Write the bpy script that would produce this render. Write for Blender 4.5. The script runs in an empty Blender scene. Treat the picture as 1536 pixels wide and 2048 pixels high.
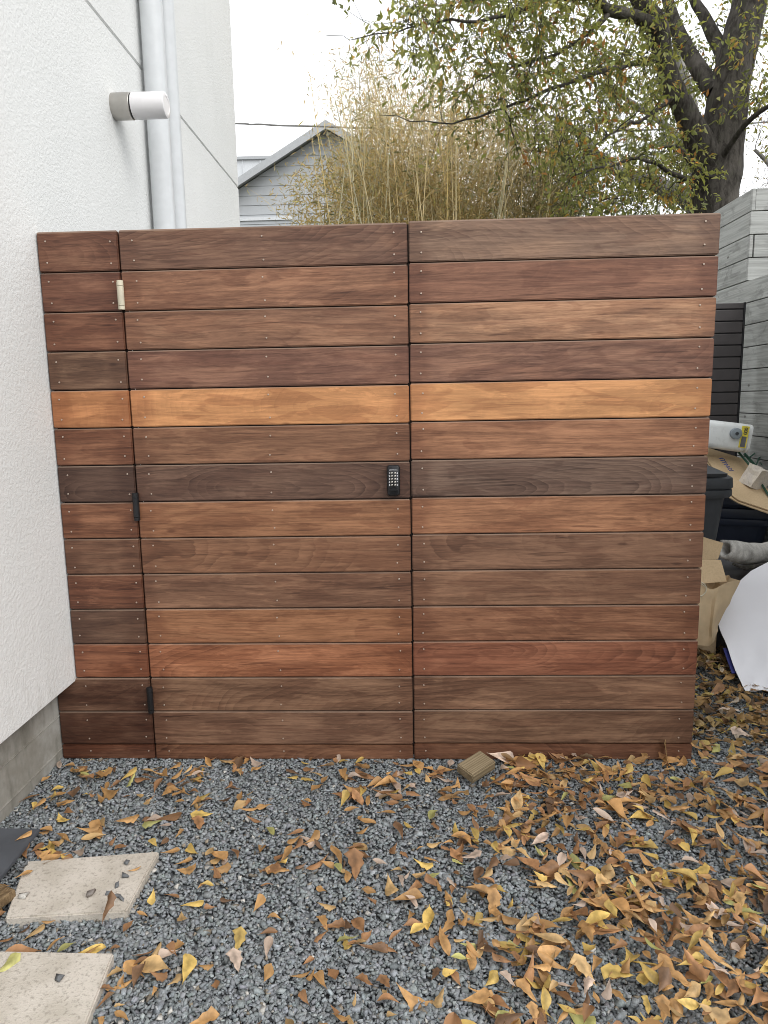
import bpy, bmesh, math, random
import numpy as np
from mathutils import Matrix, Vector, Euler, noise as mnoise

random.seed(7); RNG = np.random.default_rng(11)
C = bpy.context.scene.collection
R = math.radians

# ------------------------------------------------------------------ camera
F_PX, CAM = 1419.5, Vector((-0.0016, -2.6781, 1.4434))
MC = (Matrix.Rotation(0.0380, 3, 'Z') @ Matrix.Rotation(1.4130, 3, 'X') @ Matrix.Rotation(-0.0175, 3, 'Z'))
cd = bpy.data.cameras.new('camera'); cam = bpy.data.objects.new('camera', cd); C.objects.link(cam)
cam.matrix_world = Matrix.Translation(CAM) @ MC.to_4x4()
cd.sensor_fit = 'VERTICAL'; cd.sensor_height = 36.0; cd.lens = 36.0 * F_PX / 2048.0
cd.clip_start = 0.05; cd.clip_end = 2000
sc = bpy.context.scene; sc.camera = cam

# ------------------------------------------------------------------ light: bright overcast
SUN_EL, SUN_AZ = R(42), R(128)          # azimuth measured from +Y towards +X
w = bpy.data.worlds.new('World'); sc.world = w; w.use_nodes = True
nt = w.node_tree; nt.nodes.clear()
sky = nt.nodes.new('ShaderNodeTexSky'); sky.sky_type = 'NISHITA'; sky.sun_disc = False
sky.sun_elevation = SUN_EL; sky.sun_rotation = SUN_AZ; sky.dust_density = 6.0; sky.air_density = 1.0; sky.ozone_density = 1.0
hs = nt.nodes.new('ShaderNodeHueSaturation'); hs.inputs['Saturation'].default_value = 0.22
bg = nt.nodes.new('ShaderNodeBackground'); bg.inputs[1].default_value = 0.12
wo = nt.nodes.new('ShaderNodeOutputWorld')
tc = nt.nodes.new('ShaderNodeTexCoord'); cl = nt.nodes.new('ShaderNodeTexNoise'); cl.inputs['Scale'].default_value = 2.2; cl.inputs['Detail'].default_value = 5
rp = nt.nodes.new('ShaderNodeMapRange'); rp.inputs[1].default_value = .3; rp.inputs[2].default_value = .7; rp.inputs[3].default_value = 12.5; rp.inputs[4].default_value = 15.0
cm_ = nt.nodes.new('ShaderNodeMix'); cm_.data_type = 'RGBA'; cm_.inputs[0].default_value = .86        # closed cloud layer over the clear sky
tn = nt.nodes.new('ShaderNodeVectorMath'); tn.operation = 'MULTIPLY'; tn.inputs[1].default_value = (.985, 1.0, 1.02)
nt.links.new(tc.outputs['Generated'], cl.inputs['Vector']); nt.links.new(cl.outputs[0], rp.inputs[0]); nt.links.new(rp.outputs[0], tn.inputs[0])
nt.links.new(sky.outputs[0], hs.inputs['Color']); nt.links.new(hs.outputs[0], cm_.inputs[6]); nt.links.new(tn.outputs[0], cm_.inputs[7]); nt.links.new(cm_.outputs[2], bg.inputs[0]); nt.links.new(bg.outputs[0], wo.inputs[0])
sd = bpy.data.lights.new('sun', 'SUN'); sd.energy = 1.15; sd.angle = R(32); sd.color = (1, 0.975, 0.94)
so = bpy.data.objects.new('sun', sd); C.objects.link(so)
so.rotation_euler = Vector((-math.sin(SUN_AZ) * math.cos(SUN_EL), -math.cos(SUN_AZ) * math.cos(SUN_EL), -math.sin(SUN_EL))).to_track_quat('-Z', 'Y').to_euler()
so.location = (6, -5, 9)
sc.view_settings.view_transform = 'Standard'; sc.view_settings.look = 'None'
sc.view_settings.exposure = 0.12; sc.view_settings.gamma = 1.0; sc.view_settings.use_curve_mapping = False
sc.cycles.filter_width = 0.95; sc.cycles.max_bounces = 8; sc.cycles.diffuse_bounces = 4; sc.cycles.transparent_max_bounces = 8

# ------------------------------------------------------------------ helpers
def at(u, v, axis, val):
    """point seen at photo pixel (u, v) on the world plane axis = val"""
    d = MC @ Vector(((u - 768) / F_PX, -(v - 1024) / F_PX, -1.0))
    t = (val - CAM[axis]) / d[axis]
    return CAM + d * t

def srgb(r, g, b):
    f = lambda c: (c / 255 / 12.92) if c / 255 <= .04045 else ((c / 255 + .055) / 1.055) ** 2.4
    return (f(r), f(g), f(b))

def tag(o, label=None, cat=None, group=None, kind=None):
    if label: o['label'] = label
    if cat: o['category'] = cat
    if group: o['group'] = group
    if kind: o['kind'] = kind
    return o

def empty(name, loc, rz=0, label=None, cat=None, group=None):
    o = bpy.data.objects.new(name, None); C.objects.link(o); o.location = loc; o.rotation_euler = (0, 0, rz)
    o.empty_display_size = .1
    return tag(o, label, cat, group)

def link_mesh(name, me, mat, parent=None, smooth=False, world=True):
    for m in (mat if isinstance(mat, (list, tuple)) else [mat]): me.materials.append(m)
    if smooth: me.polygons.foreach_set('use_smooth', np.ones(len(me.polygons), bool))
    o = bpy.data.objects.new(name, me); C.objects.link(o)
    if parent is not None:
        o.parent = parent
        if world:                      # mesh data is in world space: undo the ancestors
            M = Matrix.Identity(4); p = parent; chain = []
            while p: chain.append(p); p = p.parent
            for p in reversed(chain): M = M @ p.matrix_parent_inverse @ Matrix.LocRotScale(p.location, p.rotation_euler, p.scale)
            o.matrix_parent_inverse = M.inverted()
    return o

def np_mesh(name, V, F, attrs=None):
    """V (n,3); F (m,k) one face size"""
    V = np.asarray(V, np.float32); F = np.asarray(F, np.int32)
    me = bpy.data.meshes.new(name); n, k = F.shape
    me.vertices.add(len(V)); me.vertices.foreach_set('co', V.ravel())
    me.loops.add(n * k); me.loops.foreach_set('vertex_index', F.ravel())
    me.polygons.add(n); me.polygons.foreach_set('loop_start', np.arange(0, n * k, k, dtype=np.int32))
    me.polygons.foreach_set('loop_total', np.full(n, k, np.int32))
    me.update(calc_edges=True)
    for an, (ty, data) in (attrs or {}).items():
        a = me.attributes.new(an, ty, 'POINT'); data = np.asarray(data, np.float32)
        if ty == 'FLOAT_COLOR':
            if data.shape[1] == 3: data = np.concatenate([data, np.ones((len(data), 1), np.float32)], 1)
            a.data.foreach_set('color', data.ravel())
        elif ty == 'FLOAT_VECTOR': a.data.foreach_set('vector', data.ravel())
        else: a.data.foreach_set('value', data.ravel())
    return me

class MB:
    """collects bevelled boxes, tubes, lathes and loose faces into one bmesh"""
    def __init__(s): s.bm = bmesh.new()
    def _take(s, b, M=None, mi=0):
        if M is not None: b.transform(M)
        for f in b.faces: f.material_index = mi
        me = bpy.data.meshes.new('t'); b.to_mesh(me); b.free(); s.bm.from_mesh(me); bpy.data.meshes.remove(me)
    def box(s, lo, hi, bev=0.0, seg=2, M=None, mi=0):
        b = bmesh.new(); lo, hi = Vector(lo), Vector(hi)
        bmesh.ops.create_cube(b, size=1, matrix=Matrix.Translation((lo + hi) / 2) @ Matrix.Diagonal((*(hi - lo), 1)))
        if bev: bmesh.ops.bevel(b, geom=b.edges[:], offset=bev, segments=seg, affect='EDGES', profile=.5)
        s._take(b, M, mi); return s
    def tube(s, pts, rad, n=10, caps=True, mi=0, M=None):
        pts = [Vector(p) for p in pts]; b = bmesh.new(); rings = []
        rad = rad if isinstance(rad, (list, tuple)) else [rad] * len(pts)
        up = Vector((0, 0, 1)); t0 = (pts[1] - pts[0]).normalized()
        a = t0.cross(up if abs(t0.z) < .9 else Vector((1, 0, 0))).normalized()
        for i, p in enumerate(pts):
            t = (pts[min(i + 1, len(pts) - 1)] - pts[max(i - 1, 0)]).normalized()
            a = (a - t * a.dot(t)).normalized(); c = t.cross(a)
            rings.append([b.verts.new(p + (a * math.cos(k * 2 * math.pi / n) + c * math.sin(k * 2 * math.pi / n)) * rad[i]) for k in range(n)])
        for r0, r1 in zip(rings, rings[1:]):
            for k in range(n): b.faces.new((r0[k], r0[(k + 1) % n], r1[(k + 1) % n], r1[k]))
        if caps: b.faces.new(rings[0][::-1]); b.faces.new(rings[-1])
        s._take(b, M, mi); return s
    def loft(s, loops, caps=True, mi=0, M=None, close=True):
        b = bmesh.new(); rings = [[b.verts.new(p) for p in l] for l in loops]; n = len(rings[0])
        for r0, r1 in zip(rings, rings[1:]):
            for k in range(n if close else n - 1): b.faces.new((r0[k], r0[(k + 1) % n], r1[(k + 1) % n], r1[k]))
        if caps: b.faces.new(rings[0][::-1]); b.faces.new(rings[-1])
        s._take(b, M, mi); return s
    def grid(s, P, thick=0.0, mi=0):
        """P[i][j] points; optional solid thickness"""
        b = bmesh.new(); V = [[b.verts.new(p) for p in r] for r in P]
        for i in range(len(P) - 1):
            for j in range(len(P[0]) - 1): b.faces.new((V[i][j], V[i + 1][j], V[i + 1][j + 1], V[i][j + 1]))
        bmesh.ops.recalc_face_normals(b, faces=b.faces[:])
        if thick: bmesh.ops.solidify(b, geom=b.faces[:], thickness=thick)
        s._take(b, None, mi); return s
    def prism(s, poly, vec, bev=0, mi=0):
        b = bmesh.new(); f = b.faces.new([b.verts.new(p) for p in poly])
        r = bmesh.ops.extrude_face_region(b, geom=[f]); bmesh.ops.translate(b, verts=[v for v in r['geom'] if isinstance(v, bmesh.types.BMVert)], vec=vec)
        bmesh.ops.recalc_face_normals(b, faces=b.faces[:])
        if bev: bmesh.ops.bevel(b, geom=b.edges[:], offset=bev, segments=2, affect='EDGES')
        s._take(b, None, mi); return s
    def build(s, name, mat, parent=None, smooth=False, world=True):
        me = bpy.data.meshes.new(name); bmesh.ops.recalc_face_normals(s.bm, faces=s.bm.faces[:]); s.bm.to_mesh(me); s.bm.free()
        o = link_mesh(name, me, mat, parent, smooth, world)
        if smooth:
            me.set_sharp_from_angle(angle=R(38))
        return o

def rrect(cx, cy, w_, d_, r, z, n=4):
    out = []
    for (sx, sy, a0) in ((1, 1, 0), (-1, 1, 90), (-1, -1, 180), (1, -1, 270)):
        for k in range(n + 1):
            a = R(a0 + 90 * k / n); out.append((cx + sx * (w_ / 2 - r) + r * math.cos(a), cy + sy * (d_ / 2 - r) + r * math.sin(a), z))
    return out

# ------------------------------------------------------------------ node shorthand
class G:
    def __init__(s, name):
        s.mat = bpy.data.materials.new(name); s.mat.use_nodes = True; s.nt = s.mat.node_tree; s.nt.nodes.clear()
        s.out = s.nt.nodes.new('ShaderNodeOutputMaterial')
    def put(s, sock, v):
        if v is None: return
        if hasattr(v, 'is_output'): s.nt.links.new(v, sock)
        elif isinstance(v, (tuple, list)) and sock.type == 'RGBA' and len(v) == 3: sock.default_value = (*v, 1)
        else: sock.default_value = v
    def n(s, ty, ins=None, **props):
        nd = s.nt.nodes.new('ShaderNode' + ty)
        for k, v in props.items(): setattr(nd, k, v)
        for k, v in (ins or {}).items(): s.put(nd.inputs[k], v)
        return nd
    def m(s, op, a, b=None, c=None, clamp=False):
        nd = s.n('Math', operation=op, use_clamp=clamp); s.put(nd.inputs[0], a); s.put(nd.inputs[1], b)
        if c is not None: s.put(nd.inputs[2], c)
        return nd.outputs[0]
    def vec(s, x, y, z): return s.n('CombineXYZ', {0: x, 1: y, 2: z}).outputs[0]
    def sep(s, v): o = s.n('SeparateXYZ', {0: v}).outputs; return o[0], o[1], o[2]
    def noise(s, v, scale=1.0, det=2.0, rough=.5, dist=0.0):
        return s.n('TexNoise', {'Vector': v, 'Scale': scale, 'Detail': det, 'Roughness': rough, 'Distortion': dist}).outputs[0]
    def map(s, v, a, b, c=0.0, d=1.0, smooth=True):
        return s.n('MapRange', {0: v, 1: a, 2: b, 3: c, 4: d}, interpolation_type='SMOOTHSTEP' if smooth else 'LINEAR').outputs[0]
    def mix(s, f, a, b, mode='MIX'):
        nd = s.n('Mix', data_type='RGBA', blend_type=mode); s.put(nd.inputs[0], f); s.put(nd.inputs[6], a); s.put(nd.inputs[7], b)
        return nd.outputs[2]
    def attr(s, name): return s.n('Attribute', attribute_name=name)
    def pos(s): return s.n('NewGeometry').outputs['Position']
    def obj(s): return s.n('TexCoord').outputs['Object']
    def scale(s, v, x, y, z): return s.n('VectorMath', {0: v, 1: (x, y, z)}, operation='MULTIPLY').outputs[0]
    def bump(s, h, strength=.3, dist=.01): return s.n('Bump', {'Height': h, 'Strength': strength, 'Distance': dist}).outputs[0]
    def bsdf(s, col, rough=.6, normal=None, metal=0.0, spec=.5, **kw):
        b = s.n('BsdfPrincipled', {'Base Color': col, 'Roughness': rough, 'Metallic': metal, 'Specular IOR Level': spec})
        if normal is not None: s.put(b.inputs['Normal'], normal)
        for k, v in kw.items(): s.put(b.inputs[k.replace('_', ' ')], v)
        s.nt.links.new(b.outputs[0], s.out.inputs[0]); return s.mat

def simple(name, col, rough=.5, metal=0.0, var=.12, scale=20, spec=.5, bump=0.0):
    g = G(name); p = g.obj(); n1 = g.noise(p, scale, 4)
    c = g.mix(g.map(n1, .3, .7), tuple(x * (1 - var) for x in col), tuple(min(1, x * (1 + var)) for x in col))
    return g.bsdf(c, g.map(n1, .2, .8, rough - .06, rough + .06), g.bump(g.noise(p, scale * 6, 3), bump, .002) if bump else None, metal, spec)

# ------------------------------------------------------------------ materials
def mat_wood():
    g = G('gate_wood')
    u, v, s_ = g.sep(g.attr('buv').outputs['Vector'])
    zc, d0, slope = g.sep(g.attr('bgrain').outputs['Vector'])
    contrast, pale, length = g.sep(g.attr('bmix').outputs['Vector'])
    col = g.attr('bcol').outputs['Color']
    s17 = g.m('MULTIPLY', s_, 17.3)
    w1 = g.m('SUBTRACT', g.noise(g.vec(g.m('MULTIPLY', u, 1.6), g.m('MULTIPLY', v, 7.0), s17), 1, 2), .5)
    w2 = g.m('SUBTRACT', g.noise(g.vec(g.m('MULTIPLY', u, 2.1), s17, 3.0), 1, 2), .5)
    v2 = g.m('MULTIPLY_ADD', w1, .048, v)
    d = g.m('ADD', g.m('MULTIPLY_ADD', slope, u, d0), g.m('MULTIPLY', w2, .13))
    dv = g.m('SUBTRACT', v2, zc)
    r = g.m('SQRT', g.m('ADD', g.m('MULTIPLY', dv, dv), g.m('MULTIPLY', d, d)))
    jit = g.m('MULTIPLY', g.noise(g.vec(g.m('MULTIPLY', u, 9), g.m('MULTIPLY', v, 60), s17), 1, 3), .55)
    ring = g.m('MULTIPLY_ADD', r, 78.0, jit)
    fr = g.m('FRACT', ring)
    dark = g.m('MULTIPLY', g.m('POWER', fr, 2.5), g.map(fr, .93, 1.0, 1.0, 0.0))
    amp = g.n('TexWhiteNoise', {'W': g.m('ADD', g.m('FLOOR', ring), s17)}, noise_dimensions='1D').outputs[0]
    patch = g.map(g.noise(g.vec(g.m('MULTIPLY', u, 2.6), g.m('MULTIPLY', v, 11), g.m('ADD', s17, 5)), 1, 3), .38, .62, .25, 1.0)
    dark = g.m('MULTIPLY', g.m('MULTIPLY', dark, g.m('MULTIPLY_ADD', amp, .8, .3)), g.m('MULTIPLY', contrast, patch))
    # pores and long streaks
    st1 = g.noise(g.vec(g.m('MULTIPLY', u, 4.0), g.m('MULTIPLY', v2, 115), s17), 1, 5, .72)
    st2 = g.noise(g.vec(g.m('MULTIPLY', u, 26), g.m('MULTIPLY', v2, 420), s17), 1, 3, .6)
    st3 = g.noise(g.vec(g.m('MULTIPLY', u, 1.3), g.m('MULTIPLY', v2, 38), s17), 1, 3, .6)
    streak = g.m('ADD', g.m('MULTIPLY', g.map(st1, .38, .64), .50), g.m('ADD', g.m('MULTIPLY', g.map(st2, .36, .66), .28), g.m('MULTIPLY', g.map(st3, .35, .65), .27)))
    # dry, bleached patches and oiled, darker ones
    bl = g.noise(g.vec(g.m('MULTIPLY', u, 2.6), g.m('MULTIPLY', v, 11), g.m('ADD', s17, 9)), 1, 6, .62, .4)
    dry = g.m('MULTIPLY', g.map(bl, .43, .62), pale)
    bl2 = g.noise(g.vec(g.m('MULTIPLY', u, 6.5), g.m('MULTIPLY', v, 30), g.m('ADD', s17, 33)), 1, 5, .7, .6)
    dry = g.m('MAXIMUM', dry, g.m('MULTIPLY', g.map(bl2, .54, .66), g.m('MULTIPLY', pale, .8)))
    brush = g.noise(g.vec(g.m('MULTIPLY', u, 3.4), g.m('MULTIPLY', v, 16), g.m('ADD', s17, 21)), 1, 3, .55, .8)
    oil = g.map(brush, .50, .56, 0.0, .62)
    e1 = g.m('MINIMUM', u, g.m('SUBTRACT', length, u))
    endn = g.m('MULTIPLY_ADD', g.noise(g.vec(g.m('MULTIPLY', u, 7), g.m('MULTIPLY', v, 12), s17), 1, 3), -.13, e1)
    end = g.map(endn, -.03, .035, .85, 0.0)
    pal = g.mix(.5, g.mix(1, col, (1.5, 1.42, 1.32), 'MULTIPLY'), g.mix(.35, g.mix(1, col, (1.75, 1.7, 1.6), 'MULTIPLY'), (.38, .28, .19)))
    c = g.mix(dry, col, pal)
    calm = g.map(g.sep(col)[0], .30, .42, 1.0, .45)
    c = g.mix(g.m('MULTIPLY_ADD', g.m('SUBTRACT', streak, .5), calm, .5), g.mix(1, c, (1.44, 1.43, 1.42), 'MULTIPLY'), g.mix(1, c, (.58, .52, .49), 'MULTIPLY'))
    c = g.mix(g.m('MAXIMUM', oil, end), c, g.mix(1, c, (.70, .62, .60), 'MULTIPLY'))
    c = g.mix(g.m('MULTIPLY', dark, .78), c, g.mix(1, c, (.34, .28, .27), 'MULTIPLY'))
    light = g.m('MULTIPLY', g.map(fr, .0, .25, .16, 0), g.m('MULTIPLY', contrast, patch))
    c = g.mix(light, c, pal)
    chk = g.noise(g.vec(g.m('MULTIPLY', u, 4.5), g.m('MULTIPLY', v2, 70), g.m('ADD', s17, 41)), 1, 2, .5); c = g.mix(g.m('MULTIPLY', g.map(chk, .66, .74, 0, .75), calm), c, g.mix(1, c, (.36, .30, .28), 'MULTIPLY'))
    # small knots / nicks
    vor = g.n('TexVoronoi', {'Vector': g.vec(g.m('MULTIPLY', u, 3.2), g.m('MULTIPLY', v, 9), s17), 'Scale': 1.0}).outputs['Distance']
    c = g.mix(g.map(vor, .03, .085, .7, 0), c, g.mix(1, c, (.42, .34, .32), 'MULTIPLY'))
    edge_light = g.m('MULTIPLY', g.map(v, .1338, .1362, 0, .55), g.map(g.noise(g.vec(g.m('MULTIPLY', u, 3), s17, 0.0), 1, 3), .3, .6, .45, 1.0))      # top arris catching the sky: its light line put into the colour
    c = g.mix(edge_light, c, (.46, .34, .26))
    h = g.m('SUBTRACT', g.m('MULTIPLY', streak, -.6), g.m('MULTIPLY', dark, .3))
    return g.bsdf(c, g.m('MULTIPLY_ADD', dry, .14, .50), g.bump(h, .25, .0012), spec=.42)

def mat_stucco():
    g = G('white_stucco'); p = g.pos()
    n1 = g.noise(p, 95, 3, .55); n2 = g.noise(p, 42, 2); n3 = g.noise(p, .8, 4)
    run = g.noise(g.scale(p, 5, 5, .35), 1, 4)
    c = g.mix(g.map(n3, .35, .7), (.76, .765, .755), (.70, .71, .70))
    c = g.mix(g.map(run, .55, .75, 0, .12), c, (.55, .56, .54))
    z_ = g.sep(p)[2]; spl = g.m('MULTIPLY', g.map(z_, .33, .75, 1, 0), g.map(g.noise(g.scale(p, 14, 14, 5), 1, 5, .7), .5, .72)); c = g.mix(g.m('MULTIPLY', spl, .28), c, (.42, .40, .35))
    h = g.m('ADD', g.map(n1, .35, .65), g.m('MULTIPLY', n2, .8))
    return g.bsdf(c, .9, g.bump(h, .42, .0025), spec=.2)

def mat_concrete(name, c0, c1, c2, sc_=1.0, bump=.4):
    g = G(name); p = g.pos()
    n1 = g.noise(p, 3.2 * sc_, 6, .65, .3); n2 = g.noise(p, 26 * sc_, 5, .6); n3 = g.noise(p, 140 * sc_, 3)
    runs = g.noise(g.scale(p, 9, 9, 2.0), 1, 5, .6)
    c = g.mix(g.map(n1, .35, .65), c0, c1)
    c = g.mix(g.map(runs, .5, .72, 0, .65), c, c2)
    c = g.mix(g.map(n2, .35, .7, 0, .5), c, g.mix(1, c, (.72, .72, .7), 'MULTIPLY'))
    h = g.m('ADD', n2, g.m('MULTIPLY', n3, .7))
    return g.bsdf(c, .88, g.bump(h, bump, .003), spec=.25)

def mat_slab():
    g = G('cast_slab'); p = g.pos()
    n1 = g.noise(p, 9, 4); n2 = g.noise(p, 90, 4, .6); n3 = g.noise(p, 260, 2)
    c = g.mix(g.map(n1, .35, .68), (.60, .55, .485), (.49, .445, .38))
    c = g.mix(g.map(n2, .52, .66, 0, .55), c, (.27, .24, .20))
    c = g.mix(g.map(n3, .6, .72, 0, .4), c, (.22, .19, .16))
    return g.bsdf(c, .9, g.bump(g.m('ADD', n2, n3), .6, .003), spec=.2)

def mat_grey_boards():
    g = G('grey_stained_boards'); u, v, s_ = g.sep(g.attr('buv').outputs['Vector']); s17 = g.m('MULTIPLY', s_, 13.7)
    st = g.noise(g.vec(g.m('MULTIPLY', u, 2.5), g.m('MULTIPLY', v, 55), s17), 1, 5, .6, .8)
    bl = g.noise(g.vec(g.m('MULTIPLY', u, 4), g.m('MULTIPLY', v, 9), s17), 1, 5, .65, 1.2)
    c = g.mix(g.map(st, .35, .65), (.50, .51, .49), (.34, .345, .33))
    c = g.mix(g.map(bl, .52, .66, 0, .55), c, (.19, .19, .18))
    vor = g.n('TexVoronoi', {'Vector': g.vec(g.m('MULTIPLY', u, 5), g.m('MULTIPLY', v, 9), s17), 'Scale': 1.0}).outputs['Distance']
    c = g.mix(g.map(vor, .04, .11, .8, 0), c, (.11, .10, .09))
    return g.bsdf(c, .8, g.bump(st, .3, .002), spec=.25)

def mat_gravel():
    g = G('gravel_stone'); col = g.attr('scol').outputs['Color']; p = g.pos()
    n1 = g.noise(p, 220, 3); n2 = g.noise(p, 60, 2)
    c = g.mix(g.map(n1, .3, .7), g.mix(1, col, (.84, .84, .84), 'MULTIPLY'), g.mix(1, col, (1.14, 1.14, 1.14), 'MULTIPLY'))
    c = g.mix(g.map(n2, .58, .72, 0, .3), c, (.34, .34, .33))
    return g.bsdf(c, .88, g.bump(n1, .3, .001), spec=.2)

def mat_ground():
    g = G('bare_soil'); p = g.pos(); n1 = g.noise(p, .6, 5); n2 = g.noise(p, 45, 5, .7)
    c = g.mix(g.map(n1, .35, .65), (.10, .085, .06), (.07, .085, .04))
    c = g.mix(g.map(n2, .35, .7), c, g.mix(1, c, (.5, .5, .5), 'MULTIPLY'))
    return g.bsdf(c, .95, g.bump(n2, .6, .01), spec=.1)

def mat_gravel_bed():
    g = G('gravel_bed'); p = g.pos()
    v1 = g.n('TexVoronoi', {'Vector': p, 'Scale': 78.0, 'Randomness': 1.0}); rnd = v1.outputs['Color']; dist = v1.outputs['Distance']
    k = g.sep(rnd)[0]
    c = g.mix(k, (.11, .12, .13), (.27, .285, .30)); c = g.mix(g.map(dist, .45, .75), c, (.05, .05, .05))
    return g.bsdf(c, .85, g.bump(g.m('MULTIPLY', dist, -1), .8, .006), spec=.25)

def mat_leaf(name, trans=.3, rough=.55, var=.3, scale=60, under=0.0):
    g = G(name); col = g.attr('lcol').outputs['Color']; p = g.obj(); n1 = g.noise(p, scale, 3)
    if under:
        rnd = g.n('ObjectInfo').outputs['Random']; vm = g.m('MULTIPLY_ADD', rnd, .55, .74); col = g.mix(1, col, g.vec(vm, vm, vm), 'MULTIPLY')
        bk = g.n('NewGeometry').outputs['Backfacing']; col = g.mix(g.m('MULTIPLY', bk, under), col, (.50, .37, .25))
    c = g.mix(g.map(n1, .3, .7), g.mix(1, col, (1 - var,) * 3, 'MULTIPLY'), g.mix(1, col, (1 + var * .6,) * 3, 'MULTIPLY'))
    b = g.n('BsdfPrincipled', {'Base Color': c, 'Roughness': rough, 'Specular IOR Level': .35})
    t = g.n('BsdfTranslucent', {'Color': g.mix(1, c, (1.15, 1.05, .7), 'MULTIPLY')})
    mx = g.n('MixShader', {0: trans, 1: b.outputs[0], 2: t.outputs[0]})
    g.nt.links.new(mx.outputs[0], g.out.inputs[0]); return g.mat

def mat_bark(name, c0, c1, sc_=1.0, moss=0.0):
    g = G(name); p = g.pos()
    n1 = g.noise(g.scale(p, 1, 1, .35), 22 * sc_, 5, .65, .5); n2 = g.noise(p, 3 * sc_, 4); n3 = g.noise(p, 9, 3)
    c = g.mix(g.map(n1, .35, .65), c0, c1); c = g.mix(g.map(n2, .52, .7, 0, .5), c, tuple(x * 1.7 for x in c1))
    if moss: c = g.mix(g.map(n3, .55, .7, 0, moss), c, (.06, .07, .035))
    return g.bsdf(c, .9, g.bump(n1, .8, .02), spec=.15)

def mat_cardboard():
    g = G('corrugated_cardboard'); p = g.obj(); n1 = g.noise(p, 6, 4); n2 = g.noise(p, 120, 2)
    c = g.mix(g.map(n1, .35, .7), (.60, .45, .28), (.52, .385, .235)); c = g.mix(g.map(n2, .4, .7, 0, .2), c, (.33, .23, .13))
    return g.bsdf(c, .85, g.bump(n1, .1, .01), spec=.2)

M_WOOD = mat_wood(); M_STUCCO = mat_stucco(); M_SLAB = mat_slab(); M_FENCE = mat_grey_boards()
M_FOUND = mat_concrete('foundation_concrete', (.42, .41, .38), (.30, .285, .25), (.13, .125, .10))
M_GRAVEL = mat_gravel(); M_GROUND = mat_ground(); M_BED = mat_gravel_bed()
M_DRYLEAF = mat_leaf('dry_leaf', .12, .5, .3, 3.5, .45); M_OAKLEAF = mat_leaf('oak_leaf', .5, .45, .2, 15); M_BAMLEAF = mat_leaf('bamboo_leaf', .42, .6, .2, 10)
M_BARK = mat_bark('oak_bark', (.032, .028, .024), (.084, .076, .067), 1.0, .3)
M_GREYBARK = mat_bark('grey_bark', (.16, .15, .135), (.28, .27, .25))
M_CULM = mat_leaf('bamboo_culm', .0, .55, .25, 4)
M_CARD = mat_cardboard()
M_BLACK = simple('black_metal', (.018, .018, .02), .38, .3)
M_CREAM = simple('cream_metal', (.62, .57, .44), .45)
M_SCREW = simple('screw_steel', (.48, .39, .32), .45, .6)
M_GAP_BACKING = simple('shadowed_backing', (.03, .02, .016), .8)
M_FRAME = simple('gate_frame_steel', (.03, .03, .032), .5, .5)
M_PIPE = simple('painted_downspout', (.62, .64, .655), .36, var=.03, spec=.5)
M_STEEL = simple('brushed_steel', (.45, .43, .40), .34, .9, var=.06)
M_OPAL = simple('opal_glass', (.80, .78, .79), .16, var=.02)
M_BIN = simple('charcoal_plastic', (.040, .044, .050), .5, var=.1, bump=.1)
M_NAVY = simple('navy_plastic', (.016, .022, .040), .42, var=.1)
M_TUB = simple('grey_plastic', (.13, .13, .135), .5)
M_WHITE = simple('white_sheet', (.78, .78, .82), .5, var=.03, scale=5)
M_BLUE = simple('navy_board', (.03, .035, .17), .5)
M_JUG = simple('milky_plastic', (.72, .74, .73), .3, var=.04)
M_CAP = simple('grey_cap', (.26, .30, .33), .45)
M_YELLOW = simple('yellow_label', (.75, .62, .06), .5)
M_INK = simple('dark_ink', (.05, .05, .07), .6)
M_BLUEINK = simple('blue_marker', (.10, .12, .30), .6)
M_LIGHTINK = simple('white_print', (.75, .75, .78), .5)
M_BAG = simple('kraft_paper', (.62, .475, .30), .8, var=.12, scale=8)
M_GREEN = simple('green_coated_wire', (.02, .07, .045), .4)
M_PANEL = simple('dark_slats', (.055, .048, .048), .55, var=.1)
M_SLATE = simple('slate_tile', (.085, .092, .105), .6, var=.15, scale=9, bump=.15)
M_SIDING = simple('grey_siding', (.47, .49, .51), .7, var=.05, scale=3)
M_TRIM = simple('grey_trim', (.44, .455, .47), .7, var=.05)
M_ROOF = simple('roof_shingle', (.30, .30, .30), .9)
M_METALROOF = simple('metal_cladding', (.66, .68, .70), .45, .2, var=.04)
M_WIRE = simple('grey_cable', (.22, .22, .22), .6)
M_STONE = mat_concrete('broken_concrete', (.72, .65, .55), (.62, .56, .50), (.28, .28, .30), 6, .6)
M_DRIFT = mat_concrete('weathered_log', (.70, .68, .64), (.50, .48, .45), (.12, .11, .10), 7, .9)

def mat_block():
    g = G('treated_pine'); p = g.obj(); x, y, z = g.sep(p)
    st = g.noise(g.scale(p, 4, 60, 60), 1, 4, .6)
    d = g.m('SQRT', g.m('ADD', g.m('POWER', g.m('SUBTRACT', y, .075), 2), g.m('POWER', g.m('ADD', z, .03), 2)))
    fr = g.m('FRACT', g.m('MULTIPLY_ADD', d, 150, g.m('MULTIPLY', st, .5)))
    c = g.mix(g.map(st, .3, .7), (.34, .27, .17), (.22, .17, .10)); c = g.mix(g.m('MULTIPLY', g.m('POWER', fr, 2.0), .75), c, (.10, .075, .045))
    return g.bsdf(c, .8, g.bump(fr, .3, .001), spec=.25)
M_BLOCK = mat_block()

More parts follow.
